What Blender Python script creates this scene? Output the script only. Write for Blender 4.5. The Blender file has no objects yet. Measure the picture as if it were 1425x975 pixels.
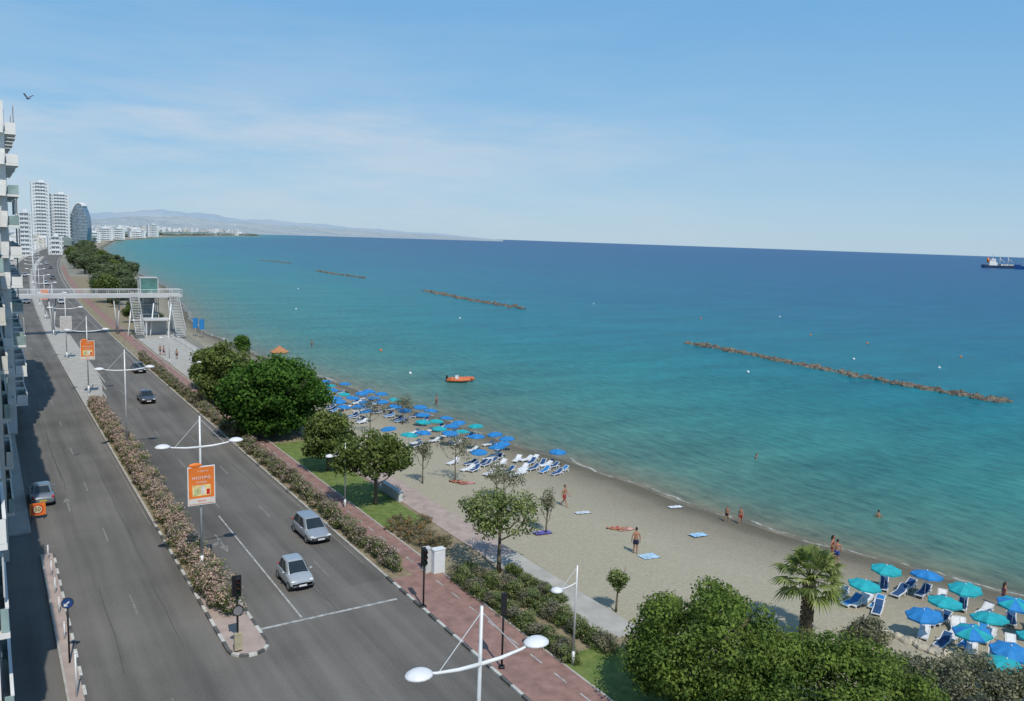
import bpy, math, random
import numpy as np
from mathutils import Vector, Matrix
R=random.Random(7)
scene=bpy.context.scene
COL=scene.collection
# ---------------------------------------------------------------- camera
FPX=1150.0; PSI=math.radians(32.8); TH=math.radians(7.63); RHO=math.radians(1.97); CAMH=22.0
fh=Vector((math.sin(PSI),math.cos(PSI),0)); rh=Vector((math.cos(PSI),-math.sin(PSI),0)); zz=Vector((0,0,1))
F=fh*math.cos(TH)-zz*math.sin(TH); U0=fh*math.sin(TH)+zz*math.cos(TH)
RR=rh*math.cos(RHO)+U0*math.sin(RHO); UU=U0*math.cos(RHO)-rh*math.sin(RHO)
cam=bpy.data.cameras.new("camera"); camo=bpy.data.objects.new("camera",cam); COL.objects.link(camo)
m=Matrix((RR,UU,-F)).transposed().to_4x4(); m.translation=Vector((0,0,CAMH)); camo.matrix_world=m
cam.sensor_width=36; cam.lens=FPX/1425*36; cam.clip_end=120000; cam.clip_start=0.2
scene.camera=camo
scene.view_settings.view_transform='Standard'; scene.view_settings.look='None'; scene.view_settings.exposure=0
# ---------------------------------------------------------------- site survey helpers
def interp(pts,y):
    if y<=pts[0][0]:
        (a,b),(c,d)=pts[0],pts[1]; return b+(d-b)*(y-a)/(c-a)
    for (a,b),(c,d) in zip(pts,pts[1:]):
        if y<=c: return b+(d-b)*(y-a)/(c-a)
    (a,b),(c,d)=pts[-2],pts[-1]; return b+(d-b)*(y-a)/(c-a)
SHORE=[(-400,110),(-60,82),(0,69),(15,65),(27,61.5),(37,57.6),(46,55.8),(59,54.4),(72,53.0),(97,50.2),(123,47.8),(150,45.2),(168,44.2),(200,43.6),(221,45),(270,52),(358,63),(674,80),(1000,112),(1503,187),(2500,450),(3700,980),(3900,1120),(4300,1120),(6000,1700),(9500,3900),(12500,7600),(12800,7300),(16000,6000)]
INNER=[(-400,31.2),(110,31.2),(170,35.5),(221,37.5),(270,42),(358,54),(674,70),(1000,100),(1503,172),(2500,430),(3700,955),(3900,1090),(4300,1090),(6000,1660),(9500,3850),(12500,7500),(12800,7200),(16000,5900)]
def shore(y): return interp(SHORE,y)+(0.35*math.sin(y*0.21)+0.25*math.sin(y*0.53+1) if y<400 else 0)
def inner(y): return interp(INNER,y)
SEA=-2.0
def terrain(x,y):
    i=inner(y)
    if x<=i: return 0.0
    return -0.35-1.65*(x-i)/(shore(y)-i)
def off(y): return 0.00009*max(0,y-120)**2
def G(px,py,h=0.0,water=False):
    a=(px-712.5)/FPX; b=-(py-487.5)/FPX
    d=F+RR*a+UU*b; z=SEA if water else -0.5
    for k in range(8):
        t=(CAMH-z-h)/(-d.z); x=d.x*t; y=d.y*t
        if water: break
        z=max(terrain(x,y),SEA-.3)
    return Vector((x,y,z))
# ---------------------------------------------------------------- materials
def nt(name):
    m=bpy.data.materials.new(name); m.use_nodes=True; n=m.node_tree; b=n.nodes['Principled BSDF']; return m,n,b
def mat(name,col,rough=0.7,var=0.15,scale=3.0,bump=0.0,bscale=None,metal=0.0,spec=0.4,coat=0.0,col2=None,detail=4):
    m,n,b=nt(name); N=n.nodes; L=n.links
    b.inputs['Roughness'].default_value=rough; b.inputs['Metallic'].default_value=metal
    b.inputs['Specular IOR Level'].default_value=spec; b.inputs['Coat Weight'].default_value=coat
    tc=N.new('ShaderNodeTexCoord'); no=N.new('ShaderNodeTexNoise'); no.inputs['Scale'].default_value=scale; no.inputs['Detail'].default_value=detail
    L.new(tc.outputs['Object'],no.inputs['Vector'])
    rp=N.new('ShaderNodeValToRGB'); L.new(no.outputs['Fac'],rp.inputs['Fac'])
    c2=col2 if col2 else tuple(min(1,c*(1+var)) for c in col)
    c1=tuple(c*(1-var) for c in col) if not col2 else col
    rp.color_ramp.elements[0].position=.32; rp.color_ramp.elements[1].position=.68
    rp.color_ramp.elements[0].color=(*c1,1); rp.color_ramp.elements[1].color=(*c2,1)
    L.new(rp.outputs['Color'],b.inputs['Base Color'])
    if bump>0:
        n2=N.new('ShaderNodeTexNoise'); n2.inputs['Scale'].default_value=bscale or scale*4; n2.inputs['Detail'].default_value=5
        L.new(tc.outputs['Object'],n2.inputs['Vector'])
        bp=N.new('ShaderNodeBump'); bp.inputs['Strength'].default_value=bump; bp.inputs['Distance'].default_value=.05
        L.new(n2.outputs['Fac'],bp.inputs['Height']); L.new(bp.outputs['Normal'],b.inputs['Normal'])
    return m
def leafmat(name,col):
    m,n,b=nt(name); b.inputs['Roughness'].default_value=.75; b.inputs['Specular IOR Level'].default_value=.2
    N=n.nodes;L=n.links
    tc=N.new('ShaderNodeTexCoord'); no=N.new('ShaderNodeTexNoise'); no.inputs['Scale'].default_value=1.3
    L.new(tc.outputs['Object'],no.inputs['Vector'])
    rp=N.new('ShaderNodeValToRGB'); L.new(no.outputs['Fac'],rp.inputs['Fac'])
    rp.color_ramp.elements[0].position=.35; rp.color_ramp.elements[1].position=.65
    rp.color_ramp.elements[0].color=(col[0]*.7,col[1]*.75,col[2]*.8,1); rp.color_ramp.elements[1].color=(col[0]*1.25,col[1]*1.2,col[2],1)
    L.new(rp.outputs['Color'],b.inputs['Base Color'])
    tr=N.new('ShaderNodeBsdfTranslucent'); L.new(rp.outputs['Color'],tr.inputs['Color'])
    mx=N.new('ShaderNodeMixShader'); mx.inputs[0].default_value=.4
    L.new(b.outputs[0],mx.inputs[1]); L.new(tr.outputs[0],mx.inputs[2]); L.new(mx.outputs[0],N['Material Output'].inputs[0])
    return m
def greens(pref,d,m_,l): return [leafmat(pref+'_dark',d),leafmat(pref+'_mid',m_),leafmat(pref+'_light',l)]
M={}
def asphalt(name,base):
    m,n,b=nt(name); N=n.nodes;L=n.links; b.inputs['Roughness'].default_value=.85; b.inputs['Specular IOR Level'].default_value=.3
    tc=N.new('ShaderNodeTexCoord')
    mp=N.new('ShaderNodeMapping'); mp.inputs['Scale'].default_value=(.9,.035,1); L.new(tc.outputs['Object'],mp.inputs['Vector'])
    n1=N.new('ShaderNodeTexNoise'); n1.inputs['Scale'].default_value=1; n1.inputs['Detail'].default_value=5; L.new(mp.outputs[0],n1.inputs['Vector'])
    n2=N.new('ShaderNodeTexNoise'); n2.inputs['Scale'].default_value=.12; n2.inputs['Detail'].default_value=6; L.new(tc.outputs['Object'],n2.inputs['Vector'])
    n3=N.new('ShaderNodeTexNoise'); n3.inputs['Scale'].default_value=9; n3.inputs['Detail'].default_value=8; L.new(tc.outputs['Object'],n3.inputs['Vector'])
    a=N.new('ShaderNodeMath'); a.operation='ADD'; L.new(n1.outputs['Fac'],a.inputs[0]); L.new(n2.outputs['Fac'],a.inputs[1])
    a3=N.new('ShaderNodeMath'); a3.operation='MULTIPLY_ADD'; L.new(n3.outputs['Fac'],a3.inputs[0]); a3.inputs[1].default_value=.5; L.new(a.outputs[0],a3.inputs[2])
    rp=N.new('ShaderNodeValToRGB'); mr=N.new('ShaderNodeMapRange'); mr.inputs[1].default_value=.85; mr.inputs[2].default_value=1.65
    L.new(a3.outputs[0],mr.inputs[0]); L.new(mr.outputs[0],rp.inputs['Fac'])
    rp.color_ramp.elements[0].color=(*[c*.6 for c in base],1); rp.color_ramp.elements[1].color=(*[c*1.5 for c in base],1)
    L.new(rp.outputs[0],b.inputs['Base Color'])
    bp=N.new('ShaderNodeBump'); bp.inputs['Strength'].default_value=.3; bp.inputs['Distance'].default_value=.01; L.new(n3.outputs['Fac'],bp.inputs['Height']); L.new(bp.outputs[0],b.inputs['Normal'])
    return m
M['asph']=asphalt('asphalt',(.132,.123,.110))
M['paint']=mat('road_paint',(.22,.22,.21),.7,.3,2.5,col2=(.5,.5,.48))
M['worn']=mat('worn_road_paint',(.15,.145,.13),.8,.3,3.5,col2=(.27,.26,.24))
M['crack']=mat('tar_seal',(.08,.077,.07),.8,.2,3)
M['redpath']=mat('red_paving',(.27,.16,.135),.85,.2,1.5,.3,20)
M['pinkpave']=mat('pink_paving',(.38,.30,.26),.85,.15,1.2,.2,20)
M['pave']=mat('paving',(.39,.37,.33),.85,.12,.8,.2,15)
M['kerbw']=mat('kerb_white',(.50,.49,.45),.8,.2,2)
M['kerbb']=mat('kerb_black',(.10,.10,.095),.8,.3,2)
M['kerbg']=mat('kerb_grey',(.40,.38,.34),.8,.15,2)
M['lawn']=mat('lawn_grass',(.08,.135,.025),.9,.5,1.8,.5,14,col2=(.18,.22,.06))
M['soil']=mat('dry_soil',(.19,.15,.09),.95,.3,1.2,.5,6,col2=(.30,.25,.16))
M['land']=mat('land_ground',(.20,.19,.15),.95,.3,.02,col2=(.28,.26,.21))
M['white']=mat('white_metal',(.72,.73,.73),.35,.04,2)
M['pole']=mat('pole_metal',(.6,.61,.61),.4,.08,3,metal=.2)
M['black']=mat('black_plastic',(.02,.02,.022),.45,.2,3)
M['dark']=mat('dark_rubber',(.02,.02,.02),.8,.2,6)
M['chrome']=mat('rim_metal',(.45,.46,.47),.3,.1,5,metal=.8)
M['glass']=mat('window_glass',(.02,.028,.032),.06,.2,.6,spec=.8)
M['bglass']=mat('building_glass',(.13,.16,.17),.12,.5,.5,spec=.8)
M['fglass']=mat('hazed_window_glass',(.32,.36,.39),.4,.2,.2)  # far panes paled, distance haze is in the colour
M['railglass']=mat('green_rail_glass',(.28,.38,.36),.15,.3,.5,spec=.8)
M['wall']=mat('white_render',(.74,.73,.70),.85,.08,.3,.1,8)
M['wall2']=mat('cream_render',(.62,.59,.53),.85,.08,.3,.1,8)
M['wall3']=mat('grey_render',(.50,.51,.51),.85,.12,.3,.1,8)
M['far']=mat('hazed_render',(.66,.68,.69),.9,.10,.05)  # aerial haze mixed into the wall colour of far buildings
M['blue']=mat('blue_canvas',(.02,.19,.47),.7,.2,1.5)
M['navy']=mat('navy_canvas',(.02,.07,.18),.7,.2,1.5)
M['teal']=mat('teal_canvas',(.015,.33,.37),.7,.2,1.5)
M['plastic']=mat('white_plastic',(.70,.71,.72),.4,.05,3)
M['skin']=mat('tanned_skin',(.36,.17,.10),.6,.1,9)
M['hair']=mat('dark_hair',(.03,.018,.012),.7,.2,20)
M['orange']=mat('orange_print',(.75,.19,.03),.5,.1,1)
M['red']=mat('red_paint',(.55,.02,.02),.5,.1,3)
M['trunk']=mat('bark',(.14,.11,.075),.95,.3,6,.6,14)
M['rock']=mat('sea_rock',(.085,.07,.055),.95,.4,.6,.6,3,col2=(.23,.195,.15))
M['thatch']=mat('straw_thatch',(.42,.2,.09),.95,.3,5,.5,12)
GR_dark=greens('leaf_deep',(.028,.08,.01),(.055,.13,.018),(.10,.20,.035))
GR_mid=greens('leaf_olive',(.05,.08,.018),(.11,.155,.038),(.19,.24,.075))
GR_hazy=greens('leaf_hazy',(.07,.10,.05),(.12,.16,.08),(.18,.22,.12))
GR_pine=greens('leaf_pine',(.045,.09,.015),(.10,.165,.03),(.18,.25,.055))
GR_grey=greens('leaf_grey',(.11,.12,.07),(.18,.19,.12),(.29,.29,.20))
GR_light=greens('leaf_fresh',(.08,.12,.03),(.16,.21,.065),(.26,.31,.13))
GR_dry=greens('leaf_dry',(.11,.12,.06),(.20,.20,.12),(.31,.29,.20))
FLW=leafmat('oleander_flower',(.62,.45,.41)); FLW2=leafmat('orange_flower',(.5,.26,.1))
# ---------------------------------------------------------------- mesh builder
class MB:
    def __init__(s): s.v=[];s.f=[];s.m=[]
    def add(s,v,f,mi=0):
        o=len(s.v); s.v+= [tuple(p) for p in v]; s.f+=[tuple(i+o for i in q) for q in f]; s.m+=[mi]*len(f)
    def box(s,c,d,mi=0,rz=0,taper=1.0,rx=0):
        x,y,z=d[0]/2,d[1]/2,d[2]/2; vs=[]
        for sz in(-1,1):
            k=taper if sz>0 else 1
            for sx,sy in((-1,-1),(1,-1),(1,1),(-1,1)): vs.append(Vector((sx*x*k,sy*y*k,sz*z)))
        mt=Matrix.Rotation(rz,3,'Z')@Matrix.Rotation(rx,3,'X')
        s.add([mt@v+Vector(c) for v in vs],[(3,2,1,0),(4,5,6,7),(0,1,5,4),(1,2,6,5),(2,3,7,6),(3,0,4,7)],mi)
    def tube(s,pts,rad,n=8,mi=0,cap=True):
        pts=[Vector(p) for p in pts]
        if not hasattr(rad,'__len__'): rad=[rad]*len(pts)
        vs=[]
        for i,p in enumerate(pts):
            t=(pts[min(i+1,len(pts)-1)]-pts[max(i-1,0)]).normalized()
            ref=Vector((1,0,0)) if abs(t.x)<.9 else Vector((0,1,0))
            a=t.cross(ref).normalized(); b=t.cross(a)
            for k in range(n):
                an=2*math.pi*k/n; vs.append(p+(a*math.cos(an)+b*math.sin(an))*rad[i])
        fs=[]
        for i in range(len(pts)-1):
            for k in range(n):
                fs.append((i*n+k,i*n+(k+1)%n,(i+1)*n+(k+1)%n,(i+1)*n+k))
        if cap: fs.append(tuple(range(n))[::-1]); fs.append(tuple((len(pts)-1)*n+k for k in range(n)))
        s.add(vs,fs,mi)
    def loft(s,secs,mi=0,cap=True):
        n=len(secs[0]);vs=[p for q in secs for p in q];fs=[]
        for i in range(len(secs)-1):
            for k in range(n): fs.append((i*n+k,i*n+(k+1)%n,(i+1)*n+(k+1)%n,(i+1)*n+k))
        if cap: fs.append(tuple(range(n))[::-1]); fs.append(tuple((len(secs)-1)*n+k for k in range(n)))
        s.add(vs,fs,mi)
    def ell(s,c,r,mi=0,nu=12,nv=7,jit=0,rng=None):
        vs=[];c=Vector(c)
        for j in range(nv+1):
            ph=math.pi*j/nv
            for i in range(nu):
                an=2*math.pi*i/nu; k=1+(rng.uniform(-jit,jit) if jit else 0)
                vs.append(c+Vector((r[0]*math.sin(ph)*math.cos(an)*k,r[1]*math.sin(ph)*math.sin(an)*k,r[2]*math.cos(ph)*k)))
        fs=[(j*nu+i,(j+1)*nu+i,(j+1)*nu+(i+1)%nu,j*nu+(i+1)%nu) for j in range(nv) for i in range(nu)]
        s.add(vs,fs,mi)
    def quad(s,a,b,c,d,mi=0): s.add([a,b,c,d],[(0,1,2,3)],mi)
    def mesh(s,name,mats,smooth=False):
        me=bpy.data.meshes.new(name); me.from_pydata(s.v,[],s.f)
        for k in mats: me.materials.append(k)
        me.polygons.foreach_set('material_index',s.m)
        if smooth: me.polygons.foreach_set('use_smooth',[True]*len(s.f))
        me.update(); return me
    def obj(s,name,mats,smooth=False,parent=None,loc=None):
        if not isinstance(mats,list): mats=[mats]
        o=bpy.data.objects.new(name,s.mesh(name,mats,smooth)); COL.objects.link(o)
        if parent: o.parent=parent
        if loc is not None: o.location=loc
        return o
def root(name,label,cat,loc=(0,0,0),rz=0,group=None,sc=1):
    e=bpy.data.objects.new(name,None); e.empty_display_size=.3; COL.objects.link(e); e.location=loc; e.rotation_euler[2]=rz; e.scale=(sc,sc,sc)
    e['label']=label; e['category']=cat
    if group: e['group']=group
    return e
def tag(o,label,cat,group=None):
    o['label']=label;o['category']=cat
    if group:o['group']=group
    return o
def struct(o): o['kind']='structure'; o['label']=o.name.split('.')[0].replace('_',' ')+' surface of the seaside place'; o['category']=o.name.split('.')[0].replace('_',' '); return o
def copy_thing(src,loc,rz=0,sc=None,label=None):
    o=src.copy(); COL.objects.link(o); o.location=loc; o.rotation_euler=(src.rotation_euler[0],src.rotation_euler[1],rz)
    if sc is not None: o.scale=sc if hasattr(sc,'__len__') else (sc,sc,sc)
    if label:o['label']=label
    def rec(a,b):
        for ch in a.children:
            c=ch.copy(); COL.objects.link(c); c.parent=b; rec(ch,c)
    rec(src,o); return o
# ---------------------------------------------------------------- land, beach, sea
ys=[-400,-300,-200,-120,-80]+list(range(-60,400,3))+list(range(400,1000,25))+list(range(1000,4400,60))+list(range(4400,12600,200))+[12800,13500,14500,16000]
mb=MB()
for y in ys:
    i=inner(y); mb.v+=[(-9000,y,-.0),(-300,y,0),(-40,y,0),(i,y,0),(i,y,-.6)]
n=5
for r in range(len(ys)-1):
    for c in range(n-1): mb.f.append((r*n+c,r*n+c+1,(r+1)*n+c+1,(r+1)*n+c)); mb.m.append(0)
struct(mb.obj('ground',M['land']))
def attr(me,name,vals):
    a=me.attributes.new(name,'FLOAT','POINT'); a.data.foreach_set('value',vals)
mb=MB(); dv=[]; NC=26
for y in ys:
    i=inner(y); s=shore(y)
    for c in range(NC):
        t=c/(NC-1)*1.25; x=i+(s-i)*t
        z=-0.35-1.65*t
        if 0.02<t<.85 and y<400: z+=.035*math.sin(x*1.1+y*.37)*math.sin(y*.53-x*.31)+.03*math.sin(x*.43-y*.21)
        if t>1.0: z=-2-(x-s)*.06
        mb.v.append((x,y,z)); dv.append(s-x)
for r in range(len(ys)-1):
    for c in range(NC-1): mb.f.append((r*NC+c,r*NC+c+1,(r+1)*NC+c+1,(r+1)*NC+c)); mb.m.append(0)
def beachmat():
    m,n,b=nt('beach_sand'); N=n.nodes;L=n.links; b.inputs['Roughness'].default_value=.9; b.inputs['Specular IOR Level'].default_value=.2
    at=N.new('ShaderNodeAttribute'); at.attribute_name='dshore'
    tc=N.new('ShaderNodeTexCoord')
    n1=N.new('ShaderNodeTexNoise'); n1.inputs['Scale'].default_value=.25; n1.inputs['Detail'].default_value=8; L.new(tc.outputs['Object'],n1.inputs['Vector'])
    n2=N.new('ShaderNodeTexNoise'); n2.inputs['Scale'].default_value=4.5; n2.inputs['Detail'].default_value=8; n2.inputs['Roughness'].default_value=.65; L.new(tc.outputs['Object'],n2.inputs['Vector'])
    ad=N.new('ShaderNodeMath'); ad.operation='MULTIPLY_ADD'; L.new(n1.outputs['Fac'],ad.inputs[0]); ad.inputs[1].default_value=3.5; L.new(at.outputs['Fac'],ad.inputs[2])
    mr=N.new('ShaderNodeMapRange'); mr.inputs[1].default_value=1.0; mr.inputs[2].default_value=14; L.new(ad.outputs[0],mr.inputs[0])
    rp=N.new('ShaderNodeValToRGB'); L.new(mr.outputs[0],rp.inputs[0]); e=rp.color_ramp.elements
    e[0].position=0; e[0].color=(.11,.10,.072,1); e[1].position=1; e[1].color=(.37,.335,.25,1)
    x=e.new(.18); x.color=(.15,.135,.098,1); x=e.new(.3); x.color=(.225,.20,.148,1); x=e.new(.6); x.color=(.305,.272,.203,1)
    r2=N.new('ShaderNodeValToRGB'); L.new(n2.outputs['Fac'],r2.inputs[0]); r2.color_ramp.elements[0].position=.3; r2.color_ramp.elements[0].color=(.80,.80,.80,1); r2.color_ramp.elements[1].position=.7; r2.color_ramp.elements[1].color=(1.12,1.11,1.09,1)
    mx=N.new('ShaderNodeMix'); mx.data_type='RGBA'; mx.blend_type='MULTIPLY'; mx.inputs[0].default_value=1
    L.new(rp.outputs[0],mx.inputs[6]); L.new(r2.outputs[0],mx.inputs[7]); L.new(mx.outputs[2],b.inputs['Base Color'])
    bp=N.new('ShaderNodeBump'); bp.inputs['Strength'].default_value=.6; bp.inputs['Distance'].default_value=.07; L.new(n2.outputs['Fac'],bp.inputs['Height']); L.new(bp.outputs[0],b.inputs['Normal'])
    return m
o=mb.obj('beach',beachmat(),True); attr(o.data,'dshore',dv); struct(o)
offs=[-30000,-3000,-400,-60,-15,-5,-2,-1,0,.5,1,2,3,5,8,12,20,30,45,70,100,150,220,320,500,800,1300,2200,4000,8000,15000,30000,70000]
sy=[-60000,-8000,-1500]+ys+[20000,30000,45000,80000]
mb=MB(); dv=[]
for y in sy:
    yy=min(max(y,-400),16000); s=shore(yy) if yy<15999 else 6000
    for d in offs: mb.v.append((s+d,y,SEA)); dv.append(d if y<15999 else 30000)
n=len(offs)
for r in range(len(sy)-1):
    for c in range(n-1): mb.f.append((r*n+c,r*n+c+1,(r+1)*n+c+1,(r+1)*n+c)); mb.m.append(0)
def seamat():
    m,n,b=nt('sea_water'); N=n.nodes;L=n.links; b.inputs['Roughness'].default_value=.3; b.inputs['IOR'].default_value=1.33; b.inputs['Specular IOR Level'].default_value=.07
    at=N.new('ShaderNodeAttribute'); at.attribute_name='dshore'; tc=N.new('ShaderNodeTexCoord')
    def mapped(scale,rot,nscale,detail,rough=.5):
        mp=N.new('ShaderNodeMapping'); mp.inputs['Scale'].default_value=scale; mp.inputs['Rotation'].default_value=(0,0,rot); L.new(tc.outputs['Object'],mp.inputs['Vector'])
        q=N.new('ShaderNodeTexNoise'); q.inputs['Scale'].default_value=nscale; q.inputs['Detail'].default_value=detail; q.inputs['Roughness'].default_value=rough; L.new(mp.outputs[0],q.inputs['Vector']); return q
    n1=mapped((.02,.006,1),.15,1,6)
    k=N.new('ShaderNodeMapRange'); k.inputs[3].default_value=.35; k.inputs[4].default_value=1.65; L.new(n1.outputs['Fac'],k.inputs[0])
    mu=N.new('ShaderNodeMath'); mu.operation='MULTIPLY'; L.new(at.outputs['Fac'],mu.inputs[0]); L.new(k.outputs[0],mu.inputs[1])
    p=N.new('ShaderNodeMath'); p.operation='ADD'; L.new(mu.outputs[0],p.inputs[0]); p.inputs[1].default_value=150
    dv_=N.new('ShaderNodeMath'); dv_.operation='DIVIDE'; L.new(mu.outputs[0],dv_.inputs[0]); L.new(p.outputs[0],dv_.inputs[1])
    rp=N.new('ShaderNodeValToRGB'); L.new(dv_.outputs[0],rp.inputs[0]); e=rp.color_ramp.elements
    e[0].position=0; e[0].color=(.16,.155,.11,1); e[1].position=1; e[1].color=(.004,.060,.175,1)  # open-sea end lightened, haze painted into the water colour
    for pos,c in ((.012,(.12,.165,.12)),(.05,(.07,.18,.15)),(.14,(.03,.18,.17)),(.30,(.010,.17,.195)),(.52,(.005,.13,.195)),(.75,(.003,.090,.18)),(.92,(.003,.064,.17))):
        x=e.new(pos); x.color=(*c,1)
    n2=mapped((.62,.2,1),.5,1.5,10,.75)
    n4=mapped((.03,.10,1),-.45,1,8,.7)
    sm=N.new('ShaderNodeMath'); sm.operation='MULTIPLY_ADD'; L.new(n4.outputs['Fac'],sm.inputs[0]); sm.inputs[1].default_value=.6; L.new(n2.outputs['Fac'],sm.inputs[2])
    r2=N.new('ShaderNodeValToRGB'); mr2=N.new('ShaderNodeMapRange'); mr2.inputs[1].default_value=.56; mr2.inputs[2].default_value=1.04; L.new(sm.outputs[0],mr2.inputs[0]); L.new(mr2.outputs[0],r2.inputs[0])
    r2.color_ramp.elements[0].position=0; r2.color_ramp.elements[0].color=(.45,.5,.58,1); r2.color_ramp.elements[1].position=1; r2.color_ramp.elements[1].color=(1.9,1.5,1.4,1)
    mx=N.new('ShaderNodeMix'); mx.data_type='RGBA'; mx.blend_type='MULTIPLY'; mx.inputs[0].default_value=1
    L.new(rp.outputs[0],mx.inputs[6]); L.new(r2.outputs[0],mx.inputs[7])
    wc=N.new('ShaderNodeMapRange'); wc.inputs[1].default_value=.70; wc.inputs[2].default_value=.76; wc.inputs[4].default_value=.5; L.new(n2.outputs['Fac'],wc.inputs[0])
    n3=N.new('ShaderNodeTexNoise'); n3.inputs['Scale'].default_value=.16; n3.inputs['Detail'].default_value=5; L.new(tc.outputs['Object'],n3.inputs['Vector'])
    s1=N.new('ShaderNodeMath'); s1.operation='MULTIPLY_ADD'; L.new(n3.outputs['Fac'],s1.inputs[0]); s1.inputs[1].default_value=-4.0; L.new(at.outputs['Fac'],s1.inputs[2])
    fr=N.new('ShaderNodeValToRGB'); mr=N.new('ShaderNodeMapRange'); mr.inputs[1].default_value=-2.2; mr.inputs[2].default_value=-.6; L.new(s1.outputs[0],mr.inputs[0]); L.new(mr.outputs[0],fr.inputs[0])
    fe=fr.color_ramp.elements; fe[0].position=.35; fe[0].color=(0,0,0,1); fe[1].position=.62; fe[1].color=(0,0,0,1); x=fe.new(.48); x.color=(1,1,1,1)
    fm=N.new('ShaderNodeMath'); fm.operation='MULTIPLY'; L.new(fr.outputs[0],fm.inputs[0])
    fn=N.new('ShaderNodeMapRange'); fn.inputs[1].default_value=.48; fn.inputs[2].default_value=.58; L.new(n2.outputs['Fac'],fn.inputs[0]); L.new(fn.outputs[0],fm.inputs[1])
    fx=N.new('ShaderNodeMath'); fx.operation='MAXIMUM'; L.new(fm.outputs[0],fx.inputs[0]); L.new(wc.outputs[0],fx.inputs[1])
    m2=N.new('ShaderNodeMix'); m2.data_type='RGBA'; L.new(fx.outputs[0],m2.inputs[0]); L.new(mx.outputs[2],m2.inputs[6]); m2.inputs[7].default_value=(.6,.62,.6,1)
    L.new(m2.outputs[2],b.inputs['Base Color'])
    bp=N.new('ShaderNodeBump'); bp.inputs['Strength'].default_value=.7; bp.inputs['Distance'].default_value=.3; L.new(n2.outputs['Fac'],bp.inputs['Height']); L.new(bp.outputs[0],b.inputs['Normal'])
    return m
o=mb.obj('sea',seamat()); attr(o.data,'dshore',dv); struct(o)
def strip(name,x0,x1,y0,y1,z,mt,step=8,bend=True,zb=None,flare=None):
    mb=MB(); n=max(1,int((y1-y0)/step)); prev=None
    for i in range(n+1):
        y=y0+(y1-y0)*i/n; o_=off(y) if bend else 0; fl=flare(y) if flare else 0
        a=(x0+o_,y,z); b=(x1+o_+fl,y,z)
        if prev:
            mb.quad(prev[0],prev[1],b,a)
            if zb is not None:
                mb.quad((prev[0][0],prev[0][1],zb),prev[0],a,(a[0],a[1],zb)); mb.quad(prev[1],(prev[1][0],prev[1][1],zb),(b[0],b[1],zb),b)
        else: first=(a,b)
        prev=(a,b)
    if zb is not None:
        a,b=first; mb.quad((a[0],a[1],zb),(b[0],b[1],zb),b,a)
        a,b=prev; mb.quad((b[0],b[1],zb),(a[0],a[1],zb),a,b)
    return struct(mb.obj(name,mt))
strip('road',-6,22.0,-60,900,.01,M['asph'])
strip('pavement',-6,2.2,66,900,.13,M['pave'],zb=0)
def widen(y): return 1.9*max(0,min(1,(y-112)/18))*max(0,min(1,(205-y)/20))
mb=MB()
def kerb(x0,x1,y0,y1,striped=False,h=.14,fl=None):
    y=y0;k=0
    while y<y1-.01:
        L_=1.0 if striped else 6.0; e=min(y+L_,y1); ox=off(y)+(fl((y+e)/2) if fl else 0)
        mb.box(((x0+x1)/2+ox,(y+e)/2,h/2+.005),(x1-x0,e-y-.012,h),(k%2) if striped else 2); y=e;k+=1
kerb(10.0,10.18,42.2,64,True); kerb(12.02,12.2,42.2,50,True); kerb(10.0,10.18,64,640); kerb(12.02,12.2,50,640,fl=widen)
for k in range(7):
    a=math.pi+math.pi*(k+.5)/7; mb.box((11.1+1.0*math.cos(a),42.2+1.0*math.sin(a),.075),(.44,.18,.14),k%2,rz=a+math.pi/2)
kerb(21.2,21.38,10,47,True); kerb(21.2,21.38,47,640)
kerb(2.5,2.6,20,61); kerb(3.2,3.34,20,61,True); kerb(2.05,2.2,66,640)
kerb(24.7,24.82,10,200)
struct(mb.obj('kerb',[M['kerbb'],M['kerbw'],M['kerbg']]))
strip('median_surface',10.18,12.02,42.2,50,.135,M['pinkpave'],zb=0,step=4)
strip('median_soil',10.18,12.02,50,112,.12,M['soil'],zb=0)
strip('median_paving',10.18,12.02,112,640,.13,M['pave'],zb=0,flare=widen)
mb=MB(); mb.add([(11.1,42.2,.134)]+[(11.1+.95*math.cos(math.pi+math.pi*k/10),42.2+.95*math.sin(math.pi+math.pi*k/10),.134) for k in range(11)],[(0,k,k+1) for k in range(1,11)])
struct(mb.obj('median_nose',M['pinkpave']))
strip('traffic_island',2.6,3.2,20,61,.135,M['pinkpave'],zb=0,step=6)
strip('planting_strip',21.38,22.9,46.5,300,.11,M['soil'],zb=0)
strip('cycle_path_crossing',21.38,22.9,10,46.5,.12,M['redpath'],zb=0)
strip('cycle_path',22.9,24.7,10,500,.125,M['redpath'],zb=0)
strip('verge',24.82,31.1,-20,60,.02,M['soil'],bend=False)
strip('lawn',24.9,28.4,55,84,.045,M['lawn'],bend=False)
strip('lawn',24.9,28.6,18,33.2,.045,M['lawn'],bend=False)
strip('verge_far',24.82,31.1,60,400,.018,M['soil'])
strip('promenade',28.7,31.1,33.4,47,.06,M['pave'],bend=False,zb=-.5)
strip('promenade',28.7,31.1,47.02,110,.062,M['pinkpave'],bend=False,zb=-.5)
strip('plaza',25.2,33,128,182,.07,M['pave'],zb=0)
mb=MB()
def dash(x,y0,y1,w=.13,z=.018,mi=0):
    y=y0
    while y<y1:
        e=min(y+8,y1); mb.quad((x-w/2+off(y),y,z),(x+w/2+off(y),y,z),(x+w/2+off(e),e,z),(x-w/2+off(e),e,z),mi); y=e
for i in range(40):
    y=36+i*13; dash(6.7,y,y+3,.11,mi=1)
for i in range(40):
    y=66+i*13; dash(15.2,y,y+3,.11,mi=1)
    dash(18.1,y-17,y-14,.11,mi=1)
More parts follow.
